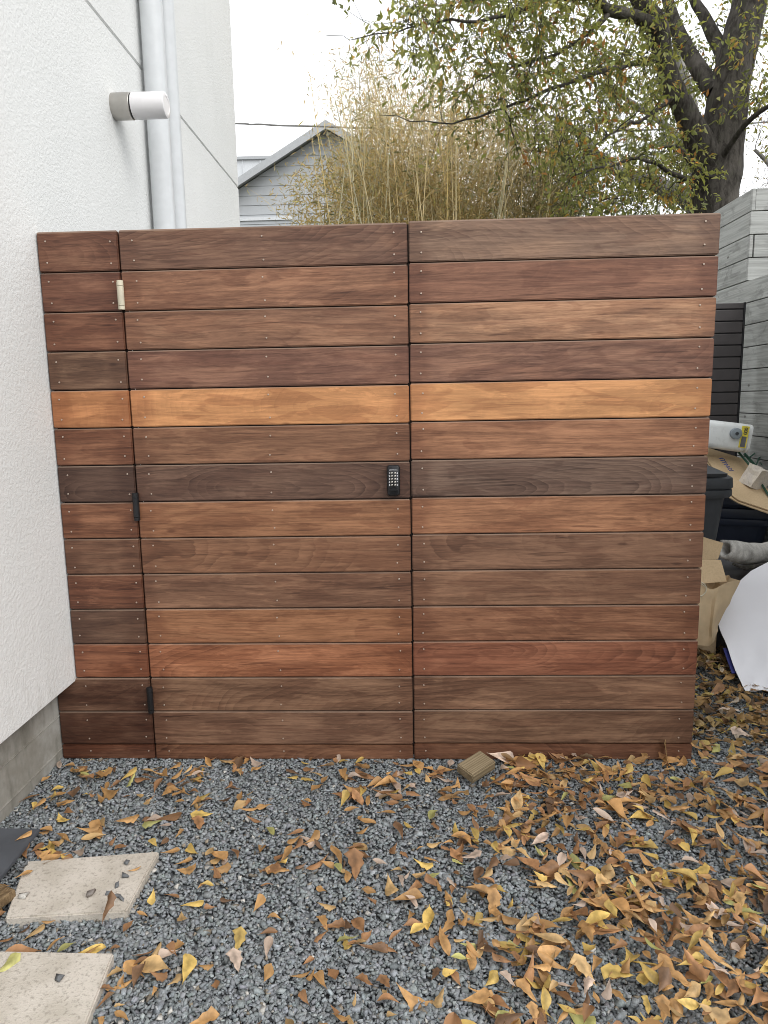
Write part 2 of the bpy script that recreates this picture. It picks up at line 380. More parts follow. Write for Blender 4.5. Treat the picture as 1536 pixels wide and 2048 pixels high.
# ------------------------------------------------------------------ setting
XW, XF, ZW, ZG = -1.363, -1.447, 0.336, 3.149     # stucco face, foundation face, stucco bottom, reveal joint
o = MB().grid([[(-300, -300, -.05), (-300, 300, -.05)], [(300, -300, -.05), (300, 300, -.05)]]).build('ground', M_GROUND); tag(o, kind='structure')
o = MB().grid([[(-1.5, -5, -.012), (-1.5, 9, -.012)], [(2.6, -5, -.012), (2.6, 9, -.012)]]).build('gravel_bed', M_BED); tag(o, kind='structure')

# ------------------------------------------------------------------ white stucco house
h = empty('stucco_house', (XW, 0, 0), 0, 'white stucco house wall on a grey concrete foundation, left of the wooden gate', 'house')
m = MB()
m.box((-7, -7, ZW), (XW, 3.36, ZG - .004), .006, 1); m.box((-7, -7, ZG + .004), (XW, 3.36, 6.4), .006, 1); m.box((-6.99, -6.99, ZW + .01), (XW - .008, 3.352, 6.39))
m.build('wall', M_STUCCO, h)
m = MB(); m.box((-6.9, -6.9, -.4), (XF, 3.27, ZW + .003))
z1, z2 = at(127, 1423, 0, XF).z, at(129, 1491, 0, XF).z
for z in (z1, z2): m.box((XF - .002, -6.9, z - .002), (XF + .004, 3.26, z + .002), .001, 1)
m.build('foundation', M_FOUND, h)
for yy, rr in ((1.255, .057), (1.455, .057)):
    MB().tube([(XW + rr + .012, yy, .1), (XW + rr + .012, yy, 6.45)], rr, 28).build('downspout', M_PIPE, h, True)

# wall lamp: steel collar, gasket, opal glass cylinder
LY, LZ, LR_ = .845, 2.812, .058
lm = empty('wall_lamp', (XW, LY, LZ), 0, 'short cylindrical wall lamp with steel collar and white opal glass, on the white stucco wall', 'wall lamp')
def lathe_x(prof, n=36):
    return [[(XW + x, LY + r * math.cos(k * 2 * math.pi / n), LZ + r * math.sin(k * 2 * math.pi / n)) for k in range(n)] for x, r in prof]
MB().loft(lathe_x([(-.002, LR_), (.086, LR_), (.088, LR_ - .002)])).build('collar', M_STEEL, lm, True)
MB().loft(lathe_x([(.0885, LR_ - .006), (.094, LR_ - .006)])).build('gasket', M_BLACK, lm, True)
MB().loft(lathe_x([(.0945, LR_ - .001), (.24, LR_ - .001), (.247, LR_ - .004), (.249, LR_ - .008), (.249, LR_ - .020), (.2475, LR_ - .021), (.2475, .002)])).build('glass_shade', M_OPAL, lm, True)

# ------------------------------------------------------------------ the gate
PITCH, GAP, ZT = .143, .0045, 2.068
XL, XH, XR = -1.359, -1.0575, 1.1056
COLS = {
 'L': [(108,77,64),(102,69,58),(110,75,60),(100,80,68),(180,130,90),(112,76,58),(78,62,57),(112,76,57),(96,71,58),(105,70,54),(86,67,58),(117,74,54),(74,52,43),(70,46,37),(88,56,43)],  # lowest boards set darker, part of the shading there put into their colour
 'M': [(110,86,76),(132,99,82),(130,100,84),(114,84,75),(198,150,106),(127,96,77),(94,75,68),(142,105,80),(127,96,77),(114,88,74),(136,98,73),(148,101,76),(108,85,71),(109,86,74),(117,87,70)],
 'R': [(127,108,97),(128,94,80),(150,120,100),(122,93,83),(200,154,110),(141,104,82),(107,92,86),(145,107,83),(124,98,83),(125,98,82),(123,88,69),(137,92,74),(114,90,76),(107,86,73),(113,82,66)]}
# grain per row: (pith height in board, depth, tilt of the pith, ring contrast, bleaching)
GR = {'L': {0: (.05, .06, .28, .7, .7), 3: (.08, .3, .1, .25, .5), 4: (.05, .5, .6, .15, .7), 6: (.04, .064, -.24, 1.0, .12)},
      'M': {0: (.19, .04, .20, .8, .6), 4: (.07, -.38, .5, .22, .8), 6: (.045, -.095, .19, 1.25, .3), 8: (.1, .25, .1, .8, .3), 11: (.0, .17, -.3, .8, .9), 12: (-.02, .32, -.28, .7, .6), 13: (.2, .2, .05, .6, .6), 14: (.0, .2, -.25, .9, .4)},
      'R': {0: (.0, .05, .24, .7, .5), 3: (.15, .03, .16, .5, .7), 4: (.02, .42, -.30, .2, .8), 6: (.025, -.04, .17, 1.2, .2), 8: (.12, .3, -.1, .7, .2), 11: (.1, -.05, .2, 1.0, .3), 12: (-.05, .2, -.12, .6, .9), 13: (.0, .4, -.2, .4, .6), 14: (.12, .3, -.2, .8, .3)}}

def tone(c):
    l = .3 * c[0] + .55 * c[1] + .15 * c[2]; q = [x * .88 + m_ * .12 for x, m_ in zip(c, (126, 93, 75))]; return tuple(a * b for a, b in zip(srgb(*q), (.97, .875, .755)))

def board_mesh(name, items, mat, parent):
    """items: (x0, x1, z0, z1, y front, thickness, colour, grain5) -> one mesh of bevelled boards with grain attributes"""
    VV, FF, uv, gr, mx, cc = [], [], [], [], [], []; base = 0; quads = []
    bm = bmesh.new(); lays = []
    for (x0, x1, z0, z1, yf, th, colr, gp) in items:
        b = bmesh.new()
        bmesh.ops.create_cube(b, size=1, matrix=Matrix.Translation(((x0 + x1) / 2, yf + th / 2, (z0 + z1) / 2)) @ Matrix.Diagonal((x1 - x0, th, z1 - z0, 1)))
        bmesh.ops.bevel(b, geom=b.edges[:], offset=.0036, segments=2, affect='EDGES')
        sd_ = random.random() * 9
        for vtx in b.verts:
            uv.append((vtx.co.x - x0, vtx.co.z - z0, sd_)); gr.append(gp[:3]); mx.append((gp[3], gp[4], x1 - x0)); cc.append((*colr, 1))
        me = bpy.data.meshes.new('t'); b.to_mesh(me); b.free(); bm.from_mesh(me); bpy.data.meshes.remove(me)
    me = bpy.data.meshes.new(name); bm.to_mesh(me); bm.free()
    for an, ty, data, f in (('buv', 'FLOAT_VECTOR', uv, 'vector'), ('bgrain', 'FLOAT_VECTOR', gr, 'vector'), ('bmix', 'FLOAT_VECTOR', mx, 'vector'), ('bcol', 'FLOAT_COLOR', cc, 'color')):
        a = me.attributes.new(an, ty, 'POINT'); a.data.foreach_set(f, np.asarray(data, np.float32).ravel())
    return link_mesh(name, me, mat, parent)

screw_me = None
def make_screw(x, z, y, parent):
    global screw_me
    if screw_me is None:
        m_ = MB().loft([[(r * math.cos(k * math.pi / 5), yy, r * math.sin(k * math.pi / 5)) for k in range(10)] for r, yy in ((.0032, .001), (.0032, -.0008), (.0022, -.0014))])
        s_ = m_.build('screw', M_SCREW); screw_me = s_.data; bpy.data.objects.remove(s_)
    s_ = bpy.data.objects.new('screw', screw_me); C.objects.link(s_); s_.parent = parent
    s_.location = (x - parent.location.x, y, z)

def gate_unit(name, key, x0, x1, dz, screws, label, cat, zbot, y=0.0, lowx=None):
    root = empty(name, (x0, 0, 0), 0, label, cat)
    items, honey = [], []
    for i in range(15):
        zt = ZT + dz - i * PITCH - (GAP / 2 if i else 0); zb = ZT + dz - (i + 1) * PITCH + GAP / 2
        if i == 14: zb = zbot
        xa = lowx if (lowx is not None and i >= 12) else x0
        gp = GR[key].get(i) or (random.uniform(-.1, .24), random.uniform(.12, .4) * random.choice((-1, 1)), random.uniform(-.18, .18), random.uniform(.12, .42), random.uniform(.4, .9))
        it = (xa, x1, zb, zt, y + random.uniform(-.0012, .0012), .021, tone(COLS[key][i]), gp)
        (honey if i == 4 else items).append(it)
        cols_ = screws
        for xs in cols_:
            if i < 14:
                for dzz in (.030, .107): make_screw(xs + random.uniform(-.004, .004), zb + dzz + random.uniform(-.006, .006), y - .0012, root)
            else: make_screw(xs + random.uniform(-.004, .004), (zb + zt) / 2 + .005, y - .0012, root)
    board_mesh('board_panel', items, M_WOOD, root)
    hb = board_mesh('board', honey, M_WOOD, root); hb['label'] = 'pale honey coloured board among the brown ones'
    xb, xe = {'L': (x0 + .004, x1 + .016), 'M': (x0 + .014, x1 - .022), 'R': (x0 - .020, x1 - .004)}[key]
    MB().box((xb, .0235, zbot + .01), (xe, .030, ZT + dz - .006)).build('backing', M_GAP_BACKING, root)  # dark sheet added behind the boards, keeps daylight out of the gaps
    f = MB()
    for xa, xb_ in ((x0 + .016, x0 + .066), (x1 - .066, x1 - .006)): f.box((xa, .031, zbot + .02), (xb_, .081, ZT + dz - .02), .003, 1)
    for z in (.12, ZT * .52, ZT - .16): f.box((x0 + .067, .031, z), (x1 - .067, .071, z + .05), .003, 1)
    f.build('frame', M_FRAME, root)
    return root

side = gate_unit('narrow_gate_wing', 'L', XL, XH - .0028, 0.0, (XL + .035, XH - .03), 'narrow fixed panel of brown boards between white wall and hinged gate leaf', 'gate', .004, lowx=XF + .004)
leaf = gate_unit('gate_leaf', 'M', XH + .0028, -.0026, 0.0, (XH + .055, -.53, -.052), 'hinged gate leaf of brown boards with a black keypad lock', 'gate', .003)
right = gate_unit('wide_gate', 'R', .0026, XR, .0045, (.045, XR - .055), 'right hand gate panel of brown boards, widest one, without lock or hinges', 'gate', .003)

def hinge(u, v0, v1, mat, label):
    z1_, z0_ = at(u, v0, 1, 0).z, at(u, v1, 1, 0).z; r = .0115; L = z1_ - z0_
    hg = MB().tube([(XH, -.010, z0_ + .014), (XH, -.010, z1_ - .020)], r, 16).build('hinge', mat, leaf, True); hg['label'] = label
    MB().tube([(XH, -.010, z1_ - .0185), (XH, -.010, z1_)], r, 16).build('hinge_knuckle', mat, hg, True)
    MB().tube([(XH, -.010, z0_), (XH, -.010, z0_ + .0125)], r, 16).build('hinge_knuckle', mat, hg, True)
    MB().box((XH - .017, -.0015, z0_ + .004), (XH - .0045, .0, z1_ - .004), .0005, 1).build('hinge_plate', mat, hg)
hinge(240, 562, 620, M_CREAM, 'cream painted hinge near the top'); hinge(272, 985, 1040, M_BLACK, 'black hinge at mid height'); hinge(300, 1373, 1423, M_BLACK, 'glossy black hinge near the bottom')

# keypad lock
kc = at(787, 961, 1, -.012); KX, KZ = kc.x, kc.z; KW, KH = .049, .118
m = MB()
m.loft([rrect(0, 0, KW, KH, .012, 0), rrect(0, 0, KW, KH, .012, .018), rrect(0, 0, KW - .005, KH - .005, .010, .024), rrect(0, 0, KW - .008, KH - .008, .009, .025)], M=Matrix.Translation((KX, .001, KZ)) @ Matrix.Rotation(R(90), 4, 'X'))
lock = m.build('keypad_lock', M_BLACK, leaf, True); lock['label'] = 'black keypad lock with two columns of steel buttons'
for r_ in range(5):
    for sx in (-1, 1):
        bz = KZ + .0295 - r_ * .0113; bx = KX + sx * .0062
        MB().loft([[(bx + q * math.cos(k * math.pi / 8), yy, bz + q * math.sin(k * math.pi / 8)) for k in range(16)] for q, yy in ((.0042, -.0235), (.0042, -.0262), (.003, -.0272))]).build('button', M_STEEL, lock, True)
def text(name, body, size, loc, mat, parent, rot=(R(90), 0, 0), align='CENTER', spacing=1.0, bold=0.0, depth=.0003):
    cu = bpy.data.curves.new(name, 'FONT'); cu.body = body; cu.size = size; cu.align_x = align; cu.space_line = spacing; cu.extrude = depth; cu.offset = bold; cu.materials.append(mat)
    o = bpy.data.objects.new(name, cu); C.objects.link(o)
    M = Matrix.LocRotScale(Vector(loc), Euler(rot), Vector((1, 1, 1)))
    dg = bpy.context.evaluated_depsgraph_get(); me = bpy.data.meshes.new_from_object(o.evaluated_get(dg)); me.transform(M)
    bpy.data.objects.remove(o); me.materials.clear()
    return link_mesh(name, me, mat, parent)
for sx, s_ in ((-1, '12345'), (1, '67890')):
    text('numerals', '\n'.join(s_), .0098, (KX + sx * .0150, -.0242, KZ + .0295 - .0034), M_LIGHTINK, lock, spacing=.0113 / .0098 , bold=.0003)
text('lettering', 'LOCKEYUSA', .0056, (KX, -.0242, KZ + .0395), M_LIGHTINK, lock)
m = MB(); m.prism([(KX - .019, -.0236, KZ - .037), (KX + .019, -.0236, KZ - .037), (KX + .013, -.0236, KZ - .031), (KX, -.0236, KZ - .0275), (KX - .013, -.0236, KZ - .031)], (0, -.006, 0), .001)
m.build('thumb_turn', M_BLACK, lock)

# ------------------------------------------------------------------ grey board fence on the right
YC = 2.3; XFn = at(1500, 470, 1, YC).x
def fence_board_mesh(name, boards, parent, cap=None):
    """boards: (axis, a0, a1, z0, z1, p0, p1): boards running along Y (axis 1) or X (axis 0)"""
    bm = bmesh.new(); uv = []
    for (ax, a0, a1, z0, z1_, p0, p1) in boards:
        lo, hi = ((p0, a0, z0), (p1, a1, z1_)) if ax == 1 else ((a0, p0, z0), (a1, p1, z1_))
        b = bmesh.new(); lo, hi = Vector(lo), Vector(hi)
        bmesh.ops.create_cube(b, size=1, matrix=Matrix.Translation((lo + hi) / 2) @ Matrix.Diagonal((*(hi - lo), 1)))
        bmesh.ops.bevel(b, geom=b.edges[:], offset=.002, segments=1, affect='EDGES'); sd_ = random.random() * 9
        for q in b.verts: uv.append(((q.co.y if ax == 1 else q.co.x) - a0, q.co.z - z0, sd_))
        me = bpy.data.meshes.new('t'); b.to_mesh(me); b.free(); bm.from_mesh(me); bpy.data.meshes.remove(me)
    me = bpy.data.meshes.new(name); bm.to_mesh(me); bm.free()
    a = me.attributes.new('buv', 'FLOAT_VECTOR', 'POINT'); a.data.foreach_set('vector', np.asarray(uv, np.float32).ravel())
    return link_mesh(name, me, M_FENCE, parent)
fn = empty('board_fence', (XFn, YC, 0), 0, 'tall grey stained horizontal board fence with a stepped corner, right of the gate', 'fence')
zs = [at(1500, y_, 1, YC).z for y_ in (376, 422, 469, 515, 561)]      # upper tier board lines at the corner
ztop, pit = zs[4], (zs[0] - zs[4]) / 4
bl = []
for k in range(14):
    z1_ = ztop - k * pit - .003; z0_ = ztop - (k + 1) * pit + .003
    if z1_ < .02: break
    z0_ = max(z0_, -.02); cuts = [-1.6, 1.0 + .8 * random.random(), 3.4 + random.random(), 9]
    for a, b in zip(cuts, cuts[1:]): bl.append((1, a + .002, b - .002, z0_, z1_, XFn + random.uniform(0, .003), XFn + .022))
fence_board_mesh('lower_boards', bl, fn)
bl = []
for k in range(4):
    e = (.0, .012, -.004, .03)[k]
    bl.append((1, YC + .024 + e * 0, 9, zs[k + 1] + .003, zs[k] - .003, XFn - .0, XFn + .022))
fence_board_mesh('upper_boards', bl, fn)
bl = []
for k in range(4):
    bl.append((0, XFn + (0, -.002, .008, .0)[k] + (.024 if k in (0, 2) else 0), XFn + 2.6, zs[k + 1] + .003, zs[k] - .003, YC, YC + .022))
    if k in (0, 2): bl.append((0, XFn, XFn + .022, zs[k + 1] + .003, zs[k] - .003, YC - .002, YC + .0225))
fence_board_mesh('return_boards', bl, fn)
m = MB(); m.box((XFn + .0225, -1.6, 0), (XFn + .0235, 9, ztop - .01)); m.box((XFn + .0225, YC + .03, ztop), (XFn + .0235, 9, zs[0] - .01)); m.box((XFn + .03, YC + .0228, zs[4] - .1), (XFn + 2.6, YC + .0236, zs[0] - .01)); m.build('backing', M_GAP_BACKING, fn)  # dark sheets added so the sky does not shine through the fence gaps
for y_ in (-.6, .9, YC + .03, 3.9, 5.6, 7.4):
    MB().box((XFn + .024, y_, -.1), (XFn + .112, y_ + .088, ztop - .02 if y_ < 2 else zs[0] - .02)).build('post', M_TUB, fn)

# ------------------------------------------------------------------ things stacked beyond the gate
# dark slatted panel standing on end
PY = 2.12; pr = at(1490, 640, 1, PY); pt = at(1470, 606, 1, PY).z; PX0, PX1 = pr.x - .62, pr.x
t = empty('slatted_panel', (PX1, PY, 0), 0, 'dark brown slatted panel standing upright against the grey fence', 'panel')
m = MB(); z = .02; hstep = 22.3 / F_PX * (PY - CAM.y)
while z < pt - .01:
    m.box((PX0 + .012, PY, z), (PX1 - .012, PY + .016, min(z + hstep - .007, pt)), .003, 2); z += hstep
m.build('slats', M_PANEL, t)
m = MB(); m.box((PX1 - .011, PY - .004, .0), (PX1, PY + .03, pt + .004), .002, 1); m.box((PX0, PY - .004, .0), (PX0 + .011, PY + .03, pt + .004), .002, 1); m.box((PX0 + .012, PY + .0165, .01), (PX1 - .012, PY + .022, pt))
m.build('edge_frame', M_BLACK, t)

def wheelie(name, cx, cy, W, D, H, rz, mat, label, group=None):
    t = empty(name, (cx, cy, 0), rz, label, 'bin', group); T = Matrix.Translation((cx, cy, 0)) @ Matrix.Rotation(rz, 4, 'Z')
    m = MB(); m.loft([rrect(0, .03, W * .70, D * .62, .05, .06), rrect(0, .03, W * .72, D * .64, .06, .10), rrect(0, .0, W * .86, D * .88, .06, H * .80), rrect(0, 0, W * .9, D * .92, .06, H - .06)], M=T)
    m.loft([rrect(0, 0, W * .97, D * .98, .07, H - .075), rrect(0, 0, W, D, .07, H - .065), rrect(0, 0, W, D, .07, H - .035), rrect(0, 0, W * .98, D * .98, .07, H - .028)], M=T)
    m.box((-W * .2, D * .35, .0), (W * .2, D * .42, .12), .01, M=T); m.build('body', mat, t, True)
    m = MB(); m.loft([rrect(0, -.005, W * .99, D * 1.0, .07, H - .026), rrect(0, -.005, W * 1.0, D * 1.01, .07, H - .02), rrect(0, -.005, W * .99, D, .07, H + .028), rrect(0, 0, W * .92, D * .93, .07, H + .045), rrect(0, .02, W * .55, D * .55, .07, H + .07)], M=T)
    m.loft([[(sx * W * .40 * k1, y_, z_) for sx in (-1, -.5, .5, 1)] for k1, y_, z_ in ((1, -D * .50, H + .036), (1, -D * .52, H + .056), (.8, -D * .30, H + .088), (.7, -D * .1, H + .07))], caps=False, close=False, M=T)
    m.build('lid', mat, t, True)
    for sx in (-1, 1):
        MB().tube([(sx * W * .38, D * .42, .1), (sx * W * .46, D * .42, .1)], .1, 24, M=T).build('wheel', M_BLACK, t, True)
    MB().tube([(-W * .3, D * .52, H - .06), (-W * .3, D * .58, H - .02), (W * .3, D * .58, H - .02), (W * .3, D * .52, H - .06)], .014, 10, M=T).build('handle', mat, t, True)
    return t
be = at(1466, 970, 1, 1.06); zb_ = at(1440, 968, 1, 1.02).z
wheelie('wheelie_bin', be.x - .29, 1.34, .58, .66, zb_, 0, M_BIN, 'charcoal wheelie bin with closed lid, half hidden behind the right end of the gate')
wheelie('recycling_bin', 2.02, 2.0, .60, .70, at(1500, 1022, 1, 1.62).z - .02, R(-22), M_NAVY, 'dark navy wheelie bin under the flattened cardboard')

# flattened cardboard boxes leaning over the navy bin
A_, B_, D_ = at(1466, 996, 1, 1.50), at(1398, 893, 1, 2.0), at(1580, 1034, 1, 1.40)
nrm = (D_ - A_).cross(B_ - A_).normalized(); nrm = nrm if nrm.z > 0 else -nrm
for k, (off, ext, lab) in enumerate(((0, 0, 'top sheet of flattened brown cardboard with blue handwriting'), (-.012, .02, 'lower flattened cardboard sheet, showing only its folded brown edge'))):
    o_ = nrm * off; a, b, d = A_ + o_ - (D_ - A_) * ext, B_ + o_ + (B_ - A_) * .05, D_ + o_; c_ = b + (d - a) * .94
    if k == 0: cut = [a + (d - a) * .10, d, c_, b, a + (b - a) * .34, a + (b - a) * .05 + (d - a) * .03]
    else: cut = [a + (d - a) * .13 - (b - a) * .02, d - (b - a) * .03, c_, b, a + (b - a) * .3, a + (b - a) * .03]
    t = empty('cardboard_sheet', a, 0, lab, 'cardboard', 'flattened cardboard on the navy bin')
    MB().prism(cut, -nrm * .007, .001).build('sheet', M_CARD, t)
    if k == 0:
        ex = (D_ - A_).normalized(); ey = (B_ - A_); ey = (ey - ex * ey.dot(ex)).normalized()
        m = MB(); rs = random.Random(4)
        for i in range(6):
            p0 = at(1461 + i * 2.4, 905 + i * 4.4, 1, 1.9); base = A_ + (D_ - A_) * (.36 + .004 * i) + (B_ - A_) * (.86 - i * .045)
            pts = [base + ex * (.03 * q) + ey * (.008 * math.sin(q * 5 + i)) + nrm * .0015 for q in np.linspace(-.6, .6, 6)]
            m.tube(pts, .0022, 5)
            m.tube([base + ex * .018 * rs.uniform(-1, 1) + nrm * .0015, base + ex * .006 + ey * .016 + nrm * .0015], .0018, 5)
        m.build('handwriting', M_BLUEINK, t)

# white jug lying on its side on the cardboard
jc = at(1452, 872, 1, 1.86); tilt = (B_ - A_).normalized()
jz = (A_ + (B_ - A_) * .8).z
t = empty('plastic_jug', jc, 0, 'white plastic jug with grey cap and yellow label lying on its side on cardboard', 'jug')
T = Matrix.Translation(jc) @ Matrix.Rotation(R(8), 4, 'Y') @ Matrix.Rotation(R(90), 4, 'Y')
m = MB(); m.loft([rrect(0, 0, .150, .12, .03, -.16), rrect(0, 0, .172, .15, .035, -.13), rrect(0, 0, .176, .155, .035, .07), rrect(0, 0, .172, .150, .03, .092), rrect(0, 0, .150, .13, .03, .105), rrect(0, 0, .176, .155, .035, .112), rrect(0, 0, .170, .15, .03, .124), rrect(0, 0, .13, .11, .03, .128)], M=T)
m.build('body', M_JUG, t, True)
cc_ = T @ Vector((-.022, -.080, .018))
MB().tube([cc_ + Vector((0, .01, 0)), cc_ + Vector((0, -.012, 0)), cc_ + Vector((0, -.022, 0)), cc_ + Vector((0, -.024, 0))], [.034, .034, .033, .028], 28).build('cap', M_CAP, t, True)
MB().tube([cc_ + Vector((0, -.0242, 0)), cc_ + Vector((0, -.0252, 0))], [.011, .010], 16).build('cap_emboss', M_BIN, t)
m = MB(); m.box((-.074, -.0795, .052), (.06, -.0775, .098), .001, 1, M=T); m.build('label_panel', M_YELLOW, t)
m = MB()
for q in (-.058, -.044, -.03): m.tube([T @ Vector((q + .006 * math.cos(a), -.0805, .078 + .009 * math.sin(a))) for a in np.linspace(0, 6.28, 12)], .002, 5)
m.build('label_print', M_INK, t)
m = MB(); m.box((-.01, -.081, .060), (.055, -.0797, .09), .001, 1, M=T); m.build('label_inset', M_TUB, t)

# broken concrete chunk on the cardboard
cz = at(1514, 955, 1, 1.66)
b = bmesh.new(); bmesh.ops.create_cube(b, size=1); bmesh.ops.subdivide_edges(b, edges=b.edges[:], cuts=4, use_grid_fill=True)
for q in b.verts:
    q.co += mnoise.noise_vector(q.co * 2.1 + Vector((3, 0, 0))) * .09 + mnoise.noise_vector(q.co * 6) * .03
b.transform(Matrix.Translation(cz) @ Matrix.Rotation(R(28), 4, 'Z') @ Matrix.Rotation(R(16), 4, 'Y') @ Matrix.Rotation(R(20), 4, 'X') @ Matrix.Diagonal((.125, .10, .125, 1)))
me = bpy.data.meshes.new('concrete_chunk'); b.to_mesh(me); b.free(); o = link_mesh('concrete_chunk', me, M_STONE)
tag(o, 'broken pale concrete chunk lying on the flattened cardboard', 'rubble')

# green coated garden stakes and a wire plant support
def tubes(name, lines, rad, mat, label, cat, group=None, n=6):
    m = MB()
    for l in lines: m.tube(l, rad, n)
    o = m.build(name, mat, None, True); tag(o, label, cat, group); return o
S = lambda u, v, y: at(u, v, 1, y)
tubes('garden_stake', [[S(1470, 896, 1.92), S(1503, 935, 1.74), S(1545, 1004, 1.52)]], .007, M_GREEN, 'green garden stake slanting from the jug down past the concrete chunk', 'stake', 'green stakes on the cardboard')
tubes('garden_stake', [[S(1489, 908, 1.94), S(1514, 935, 1.82), S(1550, 990, 1.6)]], .009, M_GREEN, 'thicker green garden stake, right of the slanting one', 'stake', 'green stakes on the cardboard')
tubes('plant_support', [[S(1497, 916, 2.0), S(1512, 905, 2.05), S(1532, 884, 2.1), S(1560, 870, 2.1)], [S(1511, 933, 1.9), S(1518, 916, 1.95), S(1527, 911, 2.0), S(1560, 905, 2.05)], [S(1498, 881, 2.12), S(1530, 886, 2.1), S(1560, 893, 2.1)], [S(1510, 861, 2.15), S(1528, 880, 2.13), S(1560, 925, 2.05)], [S(1520, 925, 1.95), S(1540, 945, 1.9), S(1560, 950, 1.9)]], .0045, M_GREEN, 'bent green wire plant support leaning on the grey fence', 'plant support')

# grey tub, hollow log, carton, paper bag, white sheet
tb = empty('storage_tub', (1.92, 1.38, 0), 0, 'dark grey plastic tub under the hollow log', 'tub')
tz = at(1500, 1136, 1, 1.26).z
m = MB(); m.loft([rrect(2.0, 1.42, .50, .34, .04, 0), rrect(2.0, 1.42, .58, .40, .04, tz - .03)]); m.loft([rrect(2.0, 1.42, .60, .42, .04, tz - .03), rrect(2.0, 1.42, .61, .43, .04, tz), rrect(2.0, 1.42, .5, .3, .04, tz + .004)]); m.build('body', M_TUB, tb, True)
lc = [S(1450, 1098, 1.10), S(1466, 1102, 1.15), S(1492, 1107, 1.22), S(1520, 1108, 1.32), S(1560, 1098, 1.42), S(1600, 1080, 1.5)]
lr = [.052, .060, .062, .060, .056, .05]
b = bmesh.new(); rings = []
nL = 26
for i in range(24):
    f = i / 23 * 5; k = min(int(f), 4); q = lc[k].lerp(lc[k + 1], f - k); r = lr[k] * (1 - f + k) + lr[k + 1] * (f - k)
    tdir = (lc[k + 1] - lc[k]).normalized(); a = tdir.cross(Vector((0, 0, 1))).normalized(); c_ = a.cross(tdir)
    rings.append([b.verts.new(q + (a * math.cos(j * 2 * math.pi / nL) + c_ * math.sin(j * 2 * math.pi / nL)) * r * (1 + .16 * mnoise.noise(Vector((q.x * 8, math.cos(j * 2 * math.pi / nL) * 1.3, math.sin(j * 2 * math.pi / nL) * 1.3)))) + tdir * (.02 * mnoise.noise(Vector((j * .5, 0, 3))) if i == 0 else 0)) for j in range(nL)])
q = lc[0]; tdir = (lc[1] - lc[0]).normalized()
inner = []
for dep, sc_ in ((.0, .62), (.10, .5)):
    inner.append([b.verts.new(q + tdir * dep + (v_.co - q) * sc_ - tdir * ((v_.co - q).dot(tdir)) * sc_) for v_ in rings[0]])
for r0, r1 in zip([inner[1], inner[0]] + rings[:1], [inner[0], rings[0]]):
    for j in range(nL): b.faces.new((r0[j], r0[(j + 1) % nL], r1[(j + 1) % nL], r1[j]))
for r0, r1 in zip(rings, rings[1:]):
    for j in range(nL): b.faces.new((r0[j], r0[(j + 1) % nL], r1[(j + 1) % nL], r1[j]))
b.faces.new(inner[1]); b.faces.new(rings[-1]); bmesh.ops.recalc_face_normals(b, faces=b.faces[:])
me = bpy.data.meshes.new('hollow_log'); b.to_mesh(me); b.free(); o = link_mesh('hollow_log', me, M_DRIFT, None, True); tag(o, 'weathered pale grey hollow log lying on the dark grey tub', 'log')
o = MB().tube([S(1466, 1128, 1.06), S(1490, 1136, 1.1), S(1530, 1130, 1.2), S(1570, 1116, 1.3)], [.006, .012, .014, .012], 8).build('bark_strip', M_BARK, None, True); tag(o, 'dark strip of bark under the hollow log', 'bark')

ct = empty('cardboard_box', (1.5, 1.0, 0), 0, 'open brown cardboard box with raised flaps behind the gate end, above the paper bag', 'box')
cy_ = .98
c0, c1, c2, c3 = S(1395, 1168, .93), S(1454, 1163, .93), S(1442, 1121, .99), S(1395, 1121, .99)
zt_ = c2.z - .01; x1_ = S(1442, 1121, .99).x
m = MB(); m.box((x1_ - .40, .99, .0), (x1_, .996, zt_), 0); m.box((x1_ - .40, 1.33, .0), (x1_, 1.336, zt_)); m.box((x1_ - .006, .9965, .0), (x1_, 1.3295, zt_)); m.box((x1_ - .4, .9965, 0), (x1_ - .394, 1.3295, zt_)); m.build('walls', M_CARD, ct)
MB().prism([c0, c1, c2 + Vector((0, -.001, 0)), c3 + Vector((0, -.001, 0))], (0, .004, .002)).build('flap', M_CARD, ct)
MB().prism([S(1395, 1121, 1.0), S(1436, 1119, 1.0), S(1447, 1086, 1.02), S(1416, 1077, 1.02), S(1395, 1070, 1.02)], (0, .006, 0)).build('flap', M_CARD, ct)

# paper bag with twisted handles
bgx = S(1400, 1170, .86); t = empty('paper_bag', at(1430, 1292, 1, .88), 0, 'crumpled brown paper shopping bag with string handles on dry leaves', 'bag')
top = [(1380, 1160), (1402, 1170), (1424, 1178), (1440, 1172), (1457, 1163), (1482, 1162)]
mid = [(1380, 1215), (1401, 1219), (1420, 1222), (1430, 1215), (1442, 1212), (1455, 1214)]
low = [(1380, 1262), (1402, 1266), (1416, 1268), (1424, 1262), (1431, 1258), (1438, 1248)]
bot = [(1380, 1290), (1401, 1290), (1416, 1291), (1427, 1284), (1432, 1274), (1436, 1262)]
yo = [.0, -.012, .010, -.008, .012, .04]
rows = []
for rr, ydep in ((top, .86), (mid, .85), (low, .86), (bot, .88)): rows.append([at(u, v, 1, ydep + yo[i] * (1 if ydep != .88 else .6)) for i, (u, v) in enumerate(rr)])
